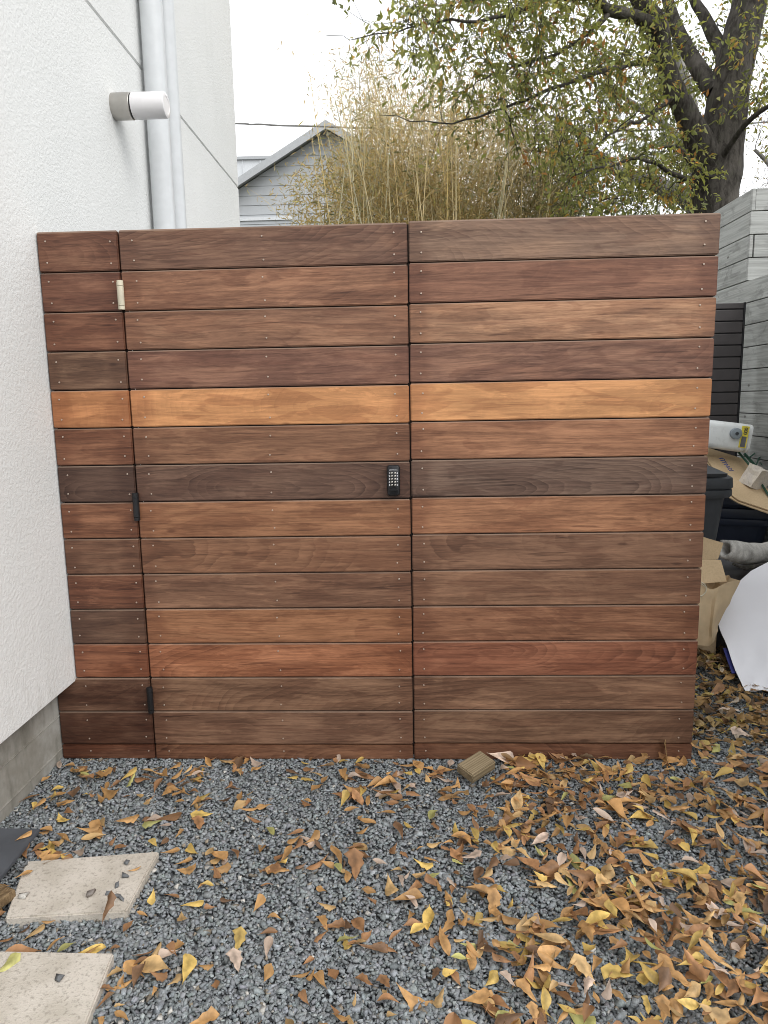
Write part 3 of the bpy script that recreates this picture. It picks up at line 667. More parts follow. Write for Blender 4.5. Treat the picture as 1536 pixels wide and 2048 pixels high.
def densify(P, n):
    P = np.array([[list(p) for p in r] for r in P]); 
    def cr(a, n):
        t = np.linspace(0, len(a) - 1, n); i = np.clip(t.astype(int), 0, len(a) - 2); f = (t - i)[:, None, None]
        p0 = a[np.clip(i - 1, 0, None)]; p1 = a[i]; p2 = a[i + 1]; p3 = a[np.clip(i + 2, None, len(a) - 1)]
        return .5 * (2 * p1 + (p2 - p0) * f + (2 * p0 - 5 * p1 + 4 * p2 - p3) * f * f + (3 * p1 - p0 - 3 * p2 + p3) * f ** 3)
    A = cr(P, n); A = cr(A.transpose(1, 0, 2), n).transpose(1, 0, 2); return A
PG = densify(rows, 15); rb = np.random.default_rng(5)
for i in range(15):
    for j in range(15):
        q = Vector(PG[i, j]); PG[i, j, 1] += .012 * mnoise.noise(q * 14) + .008 * mnoise.noise(q * 30)
m = MB(); m.grid([[Vector(p) for p in r] for r in PG]); PB = PG.copy(); PB[:, :, 1] += .13; PB[:, :, 2] -= .004
PB[:, -1, 0] -= .0; m.grid([[Vector(p) for p in r] for r in PB]); m.grid([[Vector(PG[i, -1]), Vector((PG[i, -1] + PB[i, -1]) / 2 + np.array([-.02, 0, 0])), Vector(PB[i, -1])] for i in range(15)]); m.grid([[Vector(PG[-1, j]), Vector(PB[-1, j])] for j in range(15)])
bo = m.build('sack', M_BAG, t, True)
for dv in (0, 7):
    MB().tube([at(1400 + 22 * math.sin(a) * .95 - 8, 1178 - 16 * math.cos(a) + dv * .6, 1, .845 + .02 * (dv > 0)) for a in np.linspace(-.6, 2.7, 14)], .0028, 6).build('handle', M_CREAM, t, True)

# white sheet sloping down to the leaves, navy board under it
e0 = [(1490, 1392, .62), (1470, 1342, .72), (1452, 1292, .86), (1436, 1246, .98), (1446, 1214, 1.02), (1470, 1172, 1.06), (1502, 1142, 1.10)]
e1 = [(1640, 1412, .60), (1640, 1352, .70), (1640, 1290, .82), (1640, 1230, .92), (1640, 1180, 1.0), (1640, 1120, 1.08), (1640, 1070, 1.16)]
L0 = [at(u, v, 1, y) for u, v, y in e0]; L1 = [at(u, v, 1, y) for u, v, y in e1]
L0[0].z = max(L0[0].z, .012); L1[0].z = max(L1[0].z, .012)
P = densify([[a.lerp(b_, f) for f in (0, .33, .66, 1)] for a, b_ in zip(L0, L1)], 26)
for i in range(26):
    for j in range(26):
        q = Vector(P[i, j]); wgt = max(0, 1 - i / 11)
        P[i, j, 2] += wgt * (.050 * abs(mnoise.noise(Vector((q.x * 9, q.y * 9, 1)))) + .016 * mnoise.noise(q * 24)) + .006 * mnoise.noise(q * 4)
t = MB().grid([[Vector(p) for p in r] for r in P], .003).build('white_sheet', M_WHITE, None, True); tag(t, 'large creased white sheet sloping down onto the leaf litter beside the paper bag', 'sheet')
m = MB(); lo_ = [a + Vector((-.012, .004, -.012)) for a in L0[1:3]]; m.grid([[p, p + Vector((.25, .02, -.004))] for p in lo_], .006)
o = m.build('navy_board', M_BLUE); tag(o, 'navy blue board showing as a thin edge under the white sheet', 'board')

# ------------------------------------------------------------------ slabs, slate tile, wood block, wood piece
def slab(name, corners, z, th, label, group):
    m = MB(); b = bmesh.new(); f = b.faces.new([b.verts.new((x, y, z - th)) for x, y in corners]); r = bmesh.ops.extrude_face_region(b, geom=[f])
    bmesh.ops.translate(b, verts=[q for q in r['geom'] if isinstance(q, bmesh.types.BMVert)], vec=(0, 0, th)); bmesh.ops.recalc_face_normals(b, faces=b.faces[:])
    bmesh.ops.bevel(b, geom=b.edges[:], offset=.004, segments=2, affect='EDGES')
    me = bpy.data.meshes.new(name); b.to_mesh(me); b.free(); o = link_mesh(name, me, M_SLAB); return tag(o, label, 'paving slab', group)
ZS = .024
G2 = lambda u, v, z=ZS: tuple(at(u, v, 2, z))[:2]
S1 = [G2(318, 1702), G2(252, 1822), G2(10, 1836), G2(52, 1722)]
slab('paving_slab', S1, ZS, .05, 'pale concrete stepping slab beside the slate tile, with a row of loose stones on it', 'stepping slabs')
c_ = G2(228, 1905); d_ = G2(172, 2048); S2 = [c_, (d_[0] + .012, -1.37), (c_[0] - .415, -1.37), (c_[0] - .425, c_[1] + .004)]
slab('paving_slab', S2, ZS, .05, 'nearest pale concrete stepping slab, cut by the lower left corner', 'stepping slabs')
a = at(80, 1657, 2, .034); b_ = at(0, 1757, 2, .034)
o = MB().prism([(a.x, a.y, .022), (-1.437, a.y - .004, .026), (-1.437, -1.0, .026), (b_.x + .004, -1.0, .022)], (0, 0, .012), .0015).build('slate_tile', M_SLATE); tag(o, 'dark grey slate tile lying flat against the concrete foundation', 'tile')

# wood block: a short offcut leaning over the gravel
zt = .062
p_l, p_n, p_r, p_b = at(909, 1532, 2, zt), at(950, 1548, 2, .052), at(994, 1519, 2, .066), at(958, 1503, 2, zt + .016)
ex = ((p_b - p_l) + (p_r - p_n)).normalized(); ey = (p_l - p_n); ey = (ey - ex * ey.dot(ex)).normalized(); ez = ex.cross(ey); 
if ez.z < 0: ez = -ez; ey = -ey
Lb, Wb, Hb = ((p_b - p_l).length + (p_r - p_n).length) / 2, (p_l - p_n).length, .038
Mb = Matrix((ex, ey, ez)).transposed().to_4x4(); org = (p_l + p_n + p_r + p_b) / 4 - ex * Lb / 2 - ez * Hb
wy = 1 if (p_l - org).dot(ey) > 0 else -1
b = bmesh.new(); bmesh.ops.create_cube(b, size=1, matrix=Matrix.Translation((Lb / 2, 0, Hb / 2)) @ Matrix.Diagonal((Lb, Wb, Hb, 1))); bmesh.ops.bevel(b, geom=b.edges[:], offset=.004, segments=3, affect='EDGES')
me = bpy.data.meshes.new('wood_block'); b.to_mesh(me); b.free(); o = link_mesh('wood_block', me, M_BLOCK); Mb.translation = org; o.matrix_world = Mb
tag(o, 'short weathered timber offcut with end grain showing, at the foot of the right gate panel', 'wood block')
a = at(2, 1805, 2, .03)
o = MB().box((-.05, -.045, 0), (.012, .045, .03), .005, M=Matrix.Translation((a.x - .004, a.y, .016)) @ Matrix.Rotation(R(-24), 4, 'Z')).build('bark_piece', mat_bark('rotten_wood', (.13, .085, .045), (.26, .18, .10), 2.0)); tag(o, 'brown piece of rotten wood at the left end of the slab by the tile', 'wood piece')

# ------------------------------------------------------------------ gravel (one uncountable mass) and loose stones
def ico():
    b = bmesh.new(); bmesh.ops.create_cube(b, size=1.75); bmesh.ops.triangulate(b, faces=b.faces[:]); V = np.array([v.co[:] for v in b.verts]); F = np.array([[v.index for v in f.verts] for f in b.faces]); b.free(); return V, F
IV, IF = ico()
def rot_np(rx, ry, rz):
    cx, sx, cy, sy, cz, sz = np.cos(rx), np.sin(rx), np.cos(ry), np.sin(ry), np.cos(rz), np.sin(rz); o = np.zeros_like(cx); i = np.ones_like(cx)
    X = np.stack([np.stack([i, o, o], -1), np.stack([o, cx, -sx], -1), np.stack([o, sx, cx], -1)], -2)
    Y = np.stack([np.stack([cy, o, sy], -1), np.stack([o, i, o], -1), np.stack([-sy, o, cy], -1)], -2)
    Z = np.stack([np.stack([cz, -sz, o], -1), np.stack([sz, cz, o], -1), np.stack([o, o, i], -1)], -2)
    return Z @ X @ Y
def stone_cols(n, rng):
    t = rng.random(n); base = np.array([.255, .274, .284]); val = np.exp(rng.normal(0, .18, n)); c = base * val[:, None] * (1 + rng.normal(0, .018, (n, 3)))
    k = t < .018; c[k] = np.array([.55, .53, .49]) * rng.uniform(.7, 1.1, (k.sum(), 1))
    k = (t > .018) & (t < .045); c[k] = np.array([.26, .22, .17]) * rng.uniform(.7, 1.2, (k.sum(), 1))
    return np.clip(c, .02, .75)
def stones(name, xy, z, size, rng, cols):
    n = len(xy)
    V = (IV[None] * rng.uniform(.45, 1.0, (n, len(IV), 1)) + rng.uniform(-.16, .16, (n, len(IV), 3))) * np.stack([rng.uniform(.85, 1.25, n), rng.uniform(.62, .95, n), rng.uniform(.28, .55, n)], -1)[:, None]
    Rm = rot_np(rng.normal(0, .38, n), rng.normal(0, .38, n), rng.uniform(0, 6.28, n))
    V = np.einsum('nij,nkj->nki', Rm, V) * (size[:, None, None] / 2); V += np.concatenate([xy, z[:, None]], 1)[:, None]
    F = (IF[None] + len(IV) * np.arange(n)[:, None, None]).reshape(-1, 3)
    return np_mesh(name, V.reshape(-1, 3), F, {'scol': ('FLOAT_COLOR', np.repeat(cols, len(IV), 0))})
def scatter(x0, x1, y0, y1, n): return np.stack([RNG.uniform(x0, x1, n), RNG.uniform(y0, y1, n)], 1)
xy = np.concatenate([scatter(-1.45, 2.36, -1.75, .03, 104000), scatter(1.1, 2.36, .03, 1.0, 13000), scatter(-1.45, 1.12, .03, .35, 5000), scatter(-1.0, .85, -1.75, -.9, 12000)])
n = len(xy); z = RNG.uniform(-.009, .003, n) + .004 * np.array([mnoise.noise(Vector((a * 2.2, b * 2.2, 7))) for a, b in xy]); size = np.clip(RNG.lognormal(math.log(.0142), .28, n), .006, .034)
me = stones('gravel', xy, z, size, RNG, stone_cols(n, RNG)); o = link_mesh('gravel', me, M_GRAVEL); tag(o, 'loose dark blue grey gravel covering the ground before the gate', 'gravel', kind='stuff')

loose = [(253.5, 1727, .016, 0), (251, 1753, .017, 0), (233, 1773, .017, 0), (183, 1789, .020, 1), (216, 1788, .012, 0), (235, 1793, .015, 0), (243, 1799, .013, 0), (45, 1795, .020, 2), (42, 1741, .014, 0), (47, 1731, .015, 0), (27, 1747, .016, 0), (117, 1960, .019, 0)]
for (u, v, s_, k) in loose:
    q = at(u, v, 2, ZS); c_ = np.array([[[.15, .155, .16], [.24, .21, .19], [.5, .48, .44]][k]])
    me = stones('pebble', np.array([[0, 0]]), np.array([s_ * .28]), np.array([s_ * 1.6]), RNG, c_); o = link_mesh('pebble', me, M_GRAVEL); o.location = (q.x, q.y, ZS)
    lab = {0: 'small dark grey gravel stone lying loose on the slab beside the slate tile', 1: 'largest brownish stone with a pale vein, alone in the middle of the slab', 2: 'pale whitish stone lying near the left end of the slab'}[k]
    if v > 1900: lab = 'single dark stone lying on the nearest concrete slab'
    tag(o, lab, 'stone', 'loose stones on the slabs')

# ------------------------------------------------------------------ fallen leaves
def leaf_shape(kind, rng):
    ts = np.array([0, .07, .16, .30, .44, .57, .70, .82, .92, 1.0])
    if kind == 0: hw = np.array([.008, .012, .035, .085, .14, .19, .235, .25, .17, .015])           # spatulate
    elif kind == 1: hw = np.array([.008, .012, .045, .11, .17, .21, .20, .16, .09, .01])             # oval
    elif kind == 2: hw = np.array([.008, .014, .05, .10, .12, .22, .19, .28, .15, .02])              # lobed
    else: hw = np.array([.008, .012, .03, .06, .10, .13, .14, .12, .07, .006])                       # narrow
    hw = hw * rng.uniform(.8, 1.15)
    ss = np.array([-1, -.5, 0, .5, 1]); V = []
    bend = rng.normal(0, .40); cup = rng.normal(.15, .36); tw = rng.normal(0, .4); side = rng.normal(0, .12); ph = rng.uniform(0, 6.28); wav = rng.uniform(0, .035)
    ang = 0; x = 0; z = 0; px = 0
    for i, t in enumerate(ts):
        if i: d = ts[i] - ts[i - 1]; ang = bend * (t - .4); x += d * math.cos(ang); z += d * math.sin(ang)
        asym = 1 + .12 * math.sin(ph + 9 * t)
        for s_ in ss:
            y = s_ * hw[i] * (asym if s_ > 0 else 2 - asym); fold = cup * (abs(s_) ** 1.4) * hw[i]
            zz = z + fold * math.cos(ang) + wav * math.sin(ph + 7 * t + 3 * s_) * abs(s_); yy = y * math.cos(cup * abs(s_) * .6)
            a = tw * (t - .3); y2, z2 = yy * math.cos(a) - (zz - z) * math.sin(a), yy * math.sin(a) + (zz - z) * math.cos(a)
            V.append((x - .5, y2 + side * t * t, z + z2))
    V = np.array(V); V[:, 2] -= np.median(V[:, 2])
    F = [(i * 5 + j, (i + 1) * 5 + j, (i + 1) * 5 + j + 1, i * 5 + j + 1) for i in range(9) for j in range(4)]
    shade = np.array([1 - .18 * (j == 2) + rng.normal(0, .05) + .10 * math.sin(ph + 6 * ts[i]) for i in range(10) for j in range(5)])
    return V, np.array(F), shade
LR = np.random.default_rng(21)
SHAPES = [leaf_shape(k, LR) for k in (0, 0, 0, 0, 1, 1, 1, 2, 2, 2, 3, 3, 0, 2)]
KINDN = ['paddle shaped'] * 4 + ['oval'] * 3 + ['lobed'] * 3 + ['narrow'] * 2 + ['paddle shaped', 'lobed']
LCOL = [('golden tan', (.50, .285, .115), .34), ('russet brown', (.36, .19, .090), .25), ('yellow', (.62, .43, .13), .13), ('pale pinkish tan', (.58, .45, .36), .08), ('dark brown', (.19, .110, .062), .06), ('yellow green', (.46, .44, .16), .02), ('light ochre', (.56, .37, .17), .12)]
LP = np.array([c[2] for c in LCOL]); LP /= LP.sum()
def inpoly(x, y, P):
    c = False; j = len(P) - 1
    for i in range(len(P)):
        if (P[i][1] > y) != (P[j][1] > y) and x < (P[j][0] - P[i][0]) * (y - P[i][1]) / (P[j][1] - P[i][1]) + P[i][0]: c = not c
        j = i
    return c
TILE = [(-1.45, -.47), (-1.285, -.47), (-1.285, -1.0), (-1.45, -1.0)]
BLK = [(p_l.x - .02, p_l.y), (p_n.x, p_n.y - .03), (p_r.x + .02, p_r.y), (p_b.x, p_b.y + .02)]
def leaf_density(x, y):
    nz = mnoise.noise(Vector((x * 3.1, y * 3.1, 4))) ; nz2 = mnoise.noise(Vector((x * 8, y * 8, 9)))
    if y > -.012:
        if x < 1.11: return 0
        return 1500 if .2 < y < 1.2 else (650 if y <= .2 else 300)
    d = 165 + 150 * max(0, nz) * 2
    f = min(1, max(0, (x + .5) / 1.15)); d += f * f * (3 - 2 * f) * 640                               # thicker to the right
    if x > .1: d += 420 * math.exp(-((y + .22) / .13) ** 2) * min(1, (x - .1) / .25)                   # drift below the right panel
    if x > .25: d += 900 * math.exp(-(((x - .78) / .36) ** 2 + ((y + 1.08) / .24) ** 2))               # heap at lower right
    if x < -.55: d += 170 * math.exp(-((x + 1.30) / .10) ** 2) * (1 if y > -.5 else .3) + 150 * math.exp(-((y + .17) / .07) ** 2) * (1 if x < -.6 else 0)
    if -.75 < x < .1 and y < -.35: d *= .8
    return max(20, d * (1 + .9 * nz + .5 * nz2))
pts = []
for (x0, x1, y0, y1, dm) in ((-1.44, 2.33, -1.5, -.012, 2400), (1.11, 2.33, -.012, 1.3, 1500)):
    for _ in range(int((x1 - x0) * (y1 - y0) * dm)):
        x, y = LR.uniform(x0, x1), LR.uniform(y0, y1)
        if LR.random() * dm > leaf_density(x, y): continue
        on = 0
        if inpoly(x, y, S1) or inpoly(x, y, S2):
            continue
        if inpoly(x, y, TILE) or inpoly(x, y, BLK): continue
        pts.append((x, y, leaf_density(x, y)))
def heap(x, y): return .10 * math.exp(-(((x - 1.50) / .16) ** 2 + ((y - .88) / .16) ** 2)) if y > .1 else .035 * math.exp(-(((x - .78) / .36) ** 2 + ((y + 1.08) / .24) ** 2))
LV = []
for (x, y, dn) in pts:
    L = float(np.clip(LR.lognormal(math.log(.056), .30), .026, .115)); si = int(LR.integers(len(SHAPES))); ci = int(LR.choice(len(LCOL), p=LP))
    z = .009 + LR.uniform(0, .008 + .020 * min(1, dn / 900)) + heap(x, y) * LR.uniform(.6, 1)
    tilt = .14 + .18 * min(1, dn / 900)
    LV.append([x, y, z, L, si, ci, LR.normal(0, tilt), LR.normal(0, tilt), LR.uniform(0, 6.28)])
def sees(q):
    p = MC.transposed() @ (Vector(q[:3]) - CAM); u = 768 + F_PX * p.x / -p.z; v = 1024 - F_PX * p.y / -p.z
    return (-10 < u < 1546 and v < 2060), -p.z
rank = sorted(range(len(LV)), key=lambda i: -(LV[i][3] * (.55 + .45 * SHAPES[LV[i][4]][0][:, 1].max() / .25) / sees(LV[i])[1] if sees(LV[i])[0] else 0))
near = set(rank[:285])
protos = {}
def leaf_obj(si, ci, loc, rot, L, label, group):
    if (si, ci) not in protos:
        V, F, sh = SHAPES[si]; cc = np.array(LCOL[ci][1])[None] * sh[:, None]
        me = np_mesh('fallen_leaf', V, F, {'lcol': ('FLOAT_COLOR', cc)}); me.materials.append(M_DRYLEAF); me.polygons.foreach_set('use_smooth', np.ones(len(F), bool)); protos[(si, ci)] = me
    o = bpy.data.objects.new('fallen_leaf', protos[(si, ci)]); C.objects.link(o)
    o.location = loc; o.rotation_euler = rot; o.scale = (L, L, L); return tag(o, label, 'leaf', group)
def where(x, y):
    if y > -.012: return 'beyond the right end of the gate'
    if x < -.72 and y < -.5: return 'beside the pale stepping slabs'
    if x < -.95: return 'along the concrete foundation'
    if x > .35 and y < -.85: return 'in the thick leaf heap at lower right'
    if x > .05 and y > -.45: return 'in the drift below the right gate panel'
    if x < .05: return 'on the open gravel left of the leaf drift'
    return 'on the gravel between drift and heap'
for i in near:
    x, y, z, L, si, ci, rx, ry, rz = LV[i]
    leaf_obj(si, ci, (x, y, z), (rx, ry, rz), L, f'{LCOL[ci][0]} {KINDN[si]} fallen leaf {where(x, y)}', 'fallen leaves on the gravel')
# single leaves one can point to
q = at(14, 1930, 2, ZS + .006); leaf_obj(0, 5, q, (.1, .05, R(60)), .075, 'yellow green leaf lying alone on the nearest concrete slab', 'fallen leaves on the gravel')
q = at(267, 1738, 2, ZS + .006); leaf_obj(10, 0, q, (.2, .1, R(38)), .045, 'narrow golden leaf among the loose stones on the slab', 'fallen leaves on the gravel')
q = at(47, 1672, 2, .042); leaf_obj(1, 0, q, (.3, -.1, R(55)), .058, 'golden leaf lying on the dark slate tile', 'fallen leaves on the gravel')
q = at(48, 1750, 2, ZS + .008); leaf_obj(11, 0, q, (.2, .1, R(40)), .055, 'narrow golden leaf on the slab next to the slate tile', 'fallen leaves on the gravel')
q = at(214, 1815, 2, ZS + .03); leaf_obj(8, 4, q, (R(70), R(-50), R(80)), .085, 'dark brown curled leaf standing upright at the front edge of the slab', 'fallen leaves on the gravel')
q = at(1330, 1508, 2, .035); leaf_obj(7, 6, (q.x, -.035, .045), (R(60), R(-50), R(100)), .11, 'large ochre leaf standing upright against the foot of the right gate panel', 'fallen leaves on the gravel')
for k_, (u, v) in enumerate(((1507, 1372), (1520, 1380))):
    q = at(u, v, 1, .67); leaf_obj((7, 8)[k_], (4, 6)[k_], (q.x, q.y, q.z + .012), (.2, .15, 1 + 2 * k_), .07, ('dark brown', 'light ochre')[k_] + ' fallen leaf lying on the lower corner of the white sheet', 'fallen leaves on the gravel')
rest = [i for i in range(len(LV)) if i not in near]
VV, FF, CC = [], [], []; base = 0
for i in rest:
    x, y, z, L, si, ci, rx, ry, rz = LV[i]; V, F, sh = SHAPES[si]
    M = np.array(Euler((rx, ry, rz)).to_matrix()); VV.append((V * L) @ M.T + np.array([x, y, z])); FF.append(F + base); base += len(V)
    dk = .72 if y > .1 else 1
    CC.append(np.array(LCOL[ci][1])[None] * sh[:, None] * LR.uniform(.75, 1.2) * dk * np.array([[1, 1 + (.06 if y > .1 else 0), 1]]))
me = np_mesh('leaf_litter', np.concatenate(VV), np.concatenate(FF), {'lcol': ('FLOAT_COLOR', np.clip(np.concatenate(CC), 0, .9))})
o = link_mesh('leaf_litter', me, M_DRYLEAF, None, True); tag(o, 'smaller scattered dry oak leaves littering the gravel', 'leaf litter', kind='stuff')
print('leaves', len(LV), 'individual', len(near))

# ------------------------------------------------------------------ trees
class TB:
    """many thin tubes and leaves gathered as numpy arrays"""
    def __init__(s): s.V, s.F, s.n = [], [], 0; s.LV, s.LF, s.LC, s.ln = [], [], [], 0; s.C = []
    def tube(s, P, r, n=5, col=None):
        P = np.asarray(P, float); r = np.broadcast_to(np.asarray(r, float), (len(P),)); T = np.gradient(P, axis=0); T /= np.linalg.norm(T, axis=1, keepdims=True) + 1e-9
        ref = np.array([0, 0, 1.]) if abs(T[:, 2]).mean() < .8 else np.array([1., 0, 0])
        A = np.cross(T, ref); A /= np.linalg.norm(A, axis=1, keepdims=True) + 1e-9; B = np.cross(T, A)
        k = np.arange(n) * 2 * np.pi / n; ring = P[:, None] + r[:, None, None] * (A[:, None] * np.cos(k)[None, :, None] + B[:, None] * np.sin(k)[None, :, None])
        i = np.arange(len(P) - 1)[:, None] * n; j = np.arange(n)[None]; j2 = (j + 1) % n
        F = np.stack([i + j, i + j2, i + n + j2, i + n + j], -1).reshape(-1, 4) + s.n
        s.V.append(ring.reshape(-1, 3)); s.F.append(F); s.n += len(P) * n
        if col is not None: s.C.append(np.tile(np.asarray(col)[None], (len(P) * n, 1)))
    def leaf(s, p, d, up, L, W, col, fold=.25):
        d = d / (np.linalg.norm(d) + 1e-9); sd_ = np.cross(d, up); sd_ /= np.linalg.norm(sd_) + 1e-9; nn = np.cross(sd_, d)
        m_ = p + d * L * .62; s.LV.append([p, m_ + sd_ * W / 2 + nn * W * fold, p + d * L - nn * L * .12, m_ - sd_ * W / 2 + nn * W * fold, p + d * L * .55])
        b_ = s.ln; s.LF += [(b_, b_ + 4, b_ + 1), (b_ + 1, b_ + 4, b_ + 2), (b_, b_ + 3, b_ + 4), (b_ + 3, b_ + 2, b_ + 4)]; s.ln += 5; s.LC += [col] * 5
    def wood(s, name, mat, parent):
        at_ = {'lcol': ('FLOAT_COLOR', np.concatenate(s.C))} if s.C else None
        return link_mesh(name, np_mesh(name, np.concatenate(s.V), np.concatenate(s.F), at_), mat, parent, True)
    def leaves(s, name, mat, parent):
        return link_mesh(name, np_mesh(name, np.array(s.LV).reshape(-1, 3), s.LF, {'lcol': ('FLOAT_COLOR', np.clip(np.array(s.LC), 0, .9))}), mat, parent)
def spline(P, n):
    P = np.asarray(P, float); t = np.linspace(0, len(P) - 1, n); i = np.clip(t.astype(int), 0, len(P) - 2); f = (t - i)[:, None]
    p0 = P[np.clip(i - 1, 0, None)]; p1 = P[i]; p2 = P[i + 1]; p3 = P[np.clip(i + 2, None, len(P) - 1)]
    return .5 * (2 * p1 + (p2 - p0) * f + (2 * p0 - 5 * p1 + 4 * p2 - p3) * f * f + (3 * p1 - p0 - 3 * p2 + p3) * f ** 3)
def A3(u, v, y): return np.array(at(u, v, 1, y)[:])
TR = np.random.default_rng(3)
def limb(tb, nodes, spec, n, sides, keep=True, wob=.0):
    P = spline([(*A3(u, v, y), r) for u, v, y, r in spec], n)
    if wob: P[1:-1, :3] += TR.normal(0, wob, (n - 2, 3))
    tb.tube(P[:, :3], np.clip(P[:, 3], .002, None), sides)
    if keep: nodes.extend([(p[:3], p[3]) for p in P])
def crown(tb, nodes, regions, cols, leaf_len, per, twig=(.22, .5), droop=.35, sub=(4, 7), bare=0.0):
    T = []
    for (u0, u1, v0, v1, y0, y1, k) in regions:
        for _ in range(k): T.append(A3(TR.uniform(u0, u1), TR.uniform(v0, v1), TR.uniform(y0, y1)))
    N = np.array([q[0] for q in nodes]); rad = [q[1] for q in nodes]
    T.sort(key=lambda t: np.min(np.linalg.norm(N - t, axis=1)))
    Np = list(N)
    for t in T:
        Na = np.array(Np); dd = np.linalg.norm(Na - t, axis=1); k = int(np.argmin(dd)); a = Na[k]; L = dd[k]
        if L < .05: continue
        mid = (a + t) / 2 + np.array([0, 0, .10 * L]) + TR.normal(0, .09 * L, 3)
        end = t + np.array([0, 0, -.06 * L]); P = spline([a, mid, end], max(5, int(L / .12) + 3)); P[1:-1] += TR.normal(0, .012, (len(P) - 2, 3))
        r0 = min(rad[k] * .7, .006 + .008 * L); r = np.linspace(r0, .0032, len(P)); tb.tube(P, r, 5)
        Np.extend(P[1:]); rad.extend(r[1:])
        for _ in range(TR.integers(*sub)):
            j = TR.integers(max(1, len(P) // 3), len(P)); o_ = P[j]; base = P[j] - P[j - 1]; base /= np.linalg.norm(base) + 1e-9
            d = base * .6 + TR.normal(0, .6, 3) + np.array([0, 0, -droop]); d /= np.linalg.norm(d); l = TR.uniform(*twig)
            Q = spline([o_, o_ + d * l * .5 + TR.normal(0, .02, 3), o_ + d * l + np.array([0, 0, -.06 * l])], 5); tb.tube(Q, np.linspace(.0030, .0014, 5), 3)
            if TR.random() < bare: continue
            tone = TR.uniform(.7, 1.25); ck = cols[TR.choice(len(cols), p=[c[1] for c in cols])][0]
            for _ in range(TR.integers(*per)):
                s_ = TR.uniform(.15, 1); q = Q[min(4, int(s_ * 5))] + TR.normal(0, .02, 3)
                ld = d * .5 + TR.normal(0, .7, 3) + np.array([0, 0, -.25]); c = ck if TR.random() < .7 else cols[TR.choice(len(cols), p=[c_[1] for c_ in cols])][0]
                ll = leaf_len * TR.uniform(.6, 1.3); tb.leaf(q, ld, TR.normal(0, 1, 3) + np.array([0, 0, .9]), ll, ll * TR.uniform(.30, .48), np.array(c) * tone * TR.uniform(.8, 1.2))

# the big oak beyond the fence
oak = empty('oak_tree', A3(1427, 470, 6.0) * np.array([1, 1, 0]), 0, 'large oak with dark forked trunk and yellow green leaves behind gate and fence', 'tree')
tw = TB(); nodes = []
x0 = A3(1427, 420, 6.0)
def trunkline(spec, n, sides, amp):
    P = spline(spec, n); T = tw; T.tube(P[:, :3], P[:, 3], sides)
    V = T.V[-1]
    for i in range(len(V)):
        q = V[i]; c_ = P[i // sides, :3]; V[i] = c_ + (q - c_) * (1 + amp * mnoise.noise(Vector((q[0] * 5, q[1] * 5, q[2] * 1.5))) + amp * .6 * mnoise.noise(Vector((q[0] * 16, q[1] * 16, q[2] * 5))))
    nodes.extend([(p[:3], p[3]) for p in P[len(P) // 3:]])
trunkline([(x0[0] - .02, 6.0, -.2, .36), (x0[0] - .02, 6.0, .5, .28), (*A3(1427, 430, 6), .262), (*A3(1434, 350, 6), .262), (*A3(1442, 285, 6.02), .235), (*A3(1455, 200, 6.05), .222), (*A3(1474, 110, 6.1), .20), (*A3(1498, 0, 6.2), .185), (*A3(1516, -130, 6.3), .14), (*A3(1520, -330, 6.4), .08)], 46, 26, .10)
trunkline([(*A3(1432, 350, 5.98), .17), (*A3(1405, 296, 5.9), .155), (*A3(1364, 212, 5.8), .118), (*A3(1340, 161, 5.75), .108), (*A3(1326, 106, 5.7), .10), (*A3(1312, 50, 5.65), .115), (*A3(1285, 10, 5.6), .09), (*A3(1250, -50, 5.5), .075), (*A3(1180, -160, 5.3), .05)], 34, 18, .10)
limb(tw, nodes, [(1324, 66, 5.68, .08), (1280, 36, 5.4, .062), (1214, 19, 5.1, .052), (1190, -6, 4.9, .045), (1120, -60, 4.6, .03), (1000, -90, 4.3, .02)], 22, 12)
limb(tw, nodes, [(1432, 185, 6.05, .10), (1412, 160, 6.2, .10), (1382, 113, 6.4, .085), (1356, 62, 6.6, .075), (1338, 10, 6.7, .065), (1310, -90, 6.9, .045)], 22, 14)
limb(tw, nodes, [(1452, 130, 6.1, .10), (1443, 100, 6.3, .085), (1426, 70, 6.4, .075), (1408, 32, 6.5, .062), (1385, -10, 6.6, .052), (1370, -110, 6.7, .04)], 20, 14)
limb(tw, nodes, [(1436, 330, 5.85, .03), (1470, 276, 5.6, .03), (1502, 238, 5.4, .026), (1545, 208, 5.2, .022), (1620, 170, 5.0, .012)], 16, 8)
limb(tw, nodes, [(1307, 120, 5.68, .034), (1270, 124, 5.5, .028), (1234, 136, 5.3, .024), (1137, 166, 4.9, .018), (1060, 196, 4.6, .014), (964, 232, 4.3, .009), (852, 244, 4.0, .005), (758, 230, 3.8, .0025)], 30, 8, True, .01)
limb(tw, nodes, [(1214, 30, 5.1, .03), (1170, 70, 4.9, .022), (1137, 94, 4.8, .018), (1040, 130, 4.5, .012), (960, 160, 4.3, .007)], 20, 7, True, .01)
limb(tw, nodes, [(1190, -6, 4.9, .03), (1100, -5, 4.6, .026), (1035, 25, 4.4, .022), (964, 42, 4.2, .014), (859, 46, 4.0, .009), (788, 66, 3.9, .006), (700, 75, 3.8, .003), (650, 70, 3.7, .0018)], 28, 7, True, .01)
limb(tw, nodes, [(1419, 352, 5.8, .03), (1385, 325, 5.6, .024), (1356, 297, 5.4, .017), (1310, 290, 5.2, .010)], 14, 7, True, .01)
limb(tw, nodes, [(1395, 362, 5.85, .03), (1337, 346, 5.5, .024), (1300, 322, 5.3, .02), (1240, 324, 5.1, .015), (1150, 350, 4.8, .008)], 18, 7, True, .012)
limb(tw, nodes, [(1346, 190, 5.75, .028), (1300, 230, 5.5, .02), (1260, 250, 5.3, .015), (1190, 290, 5.0, .008)], 16, 6, True, .012)
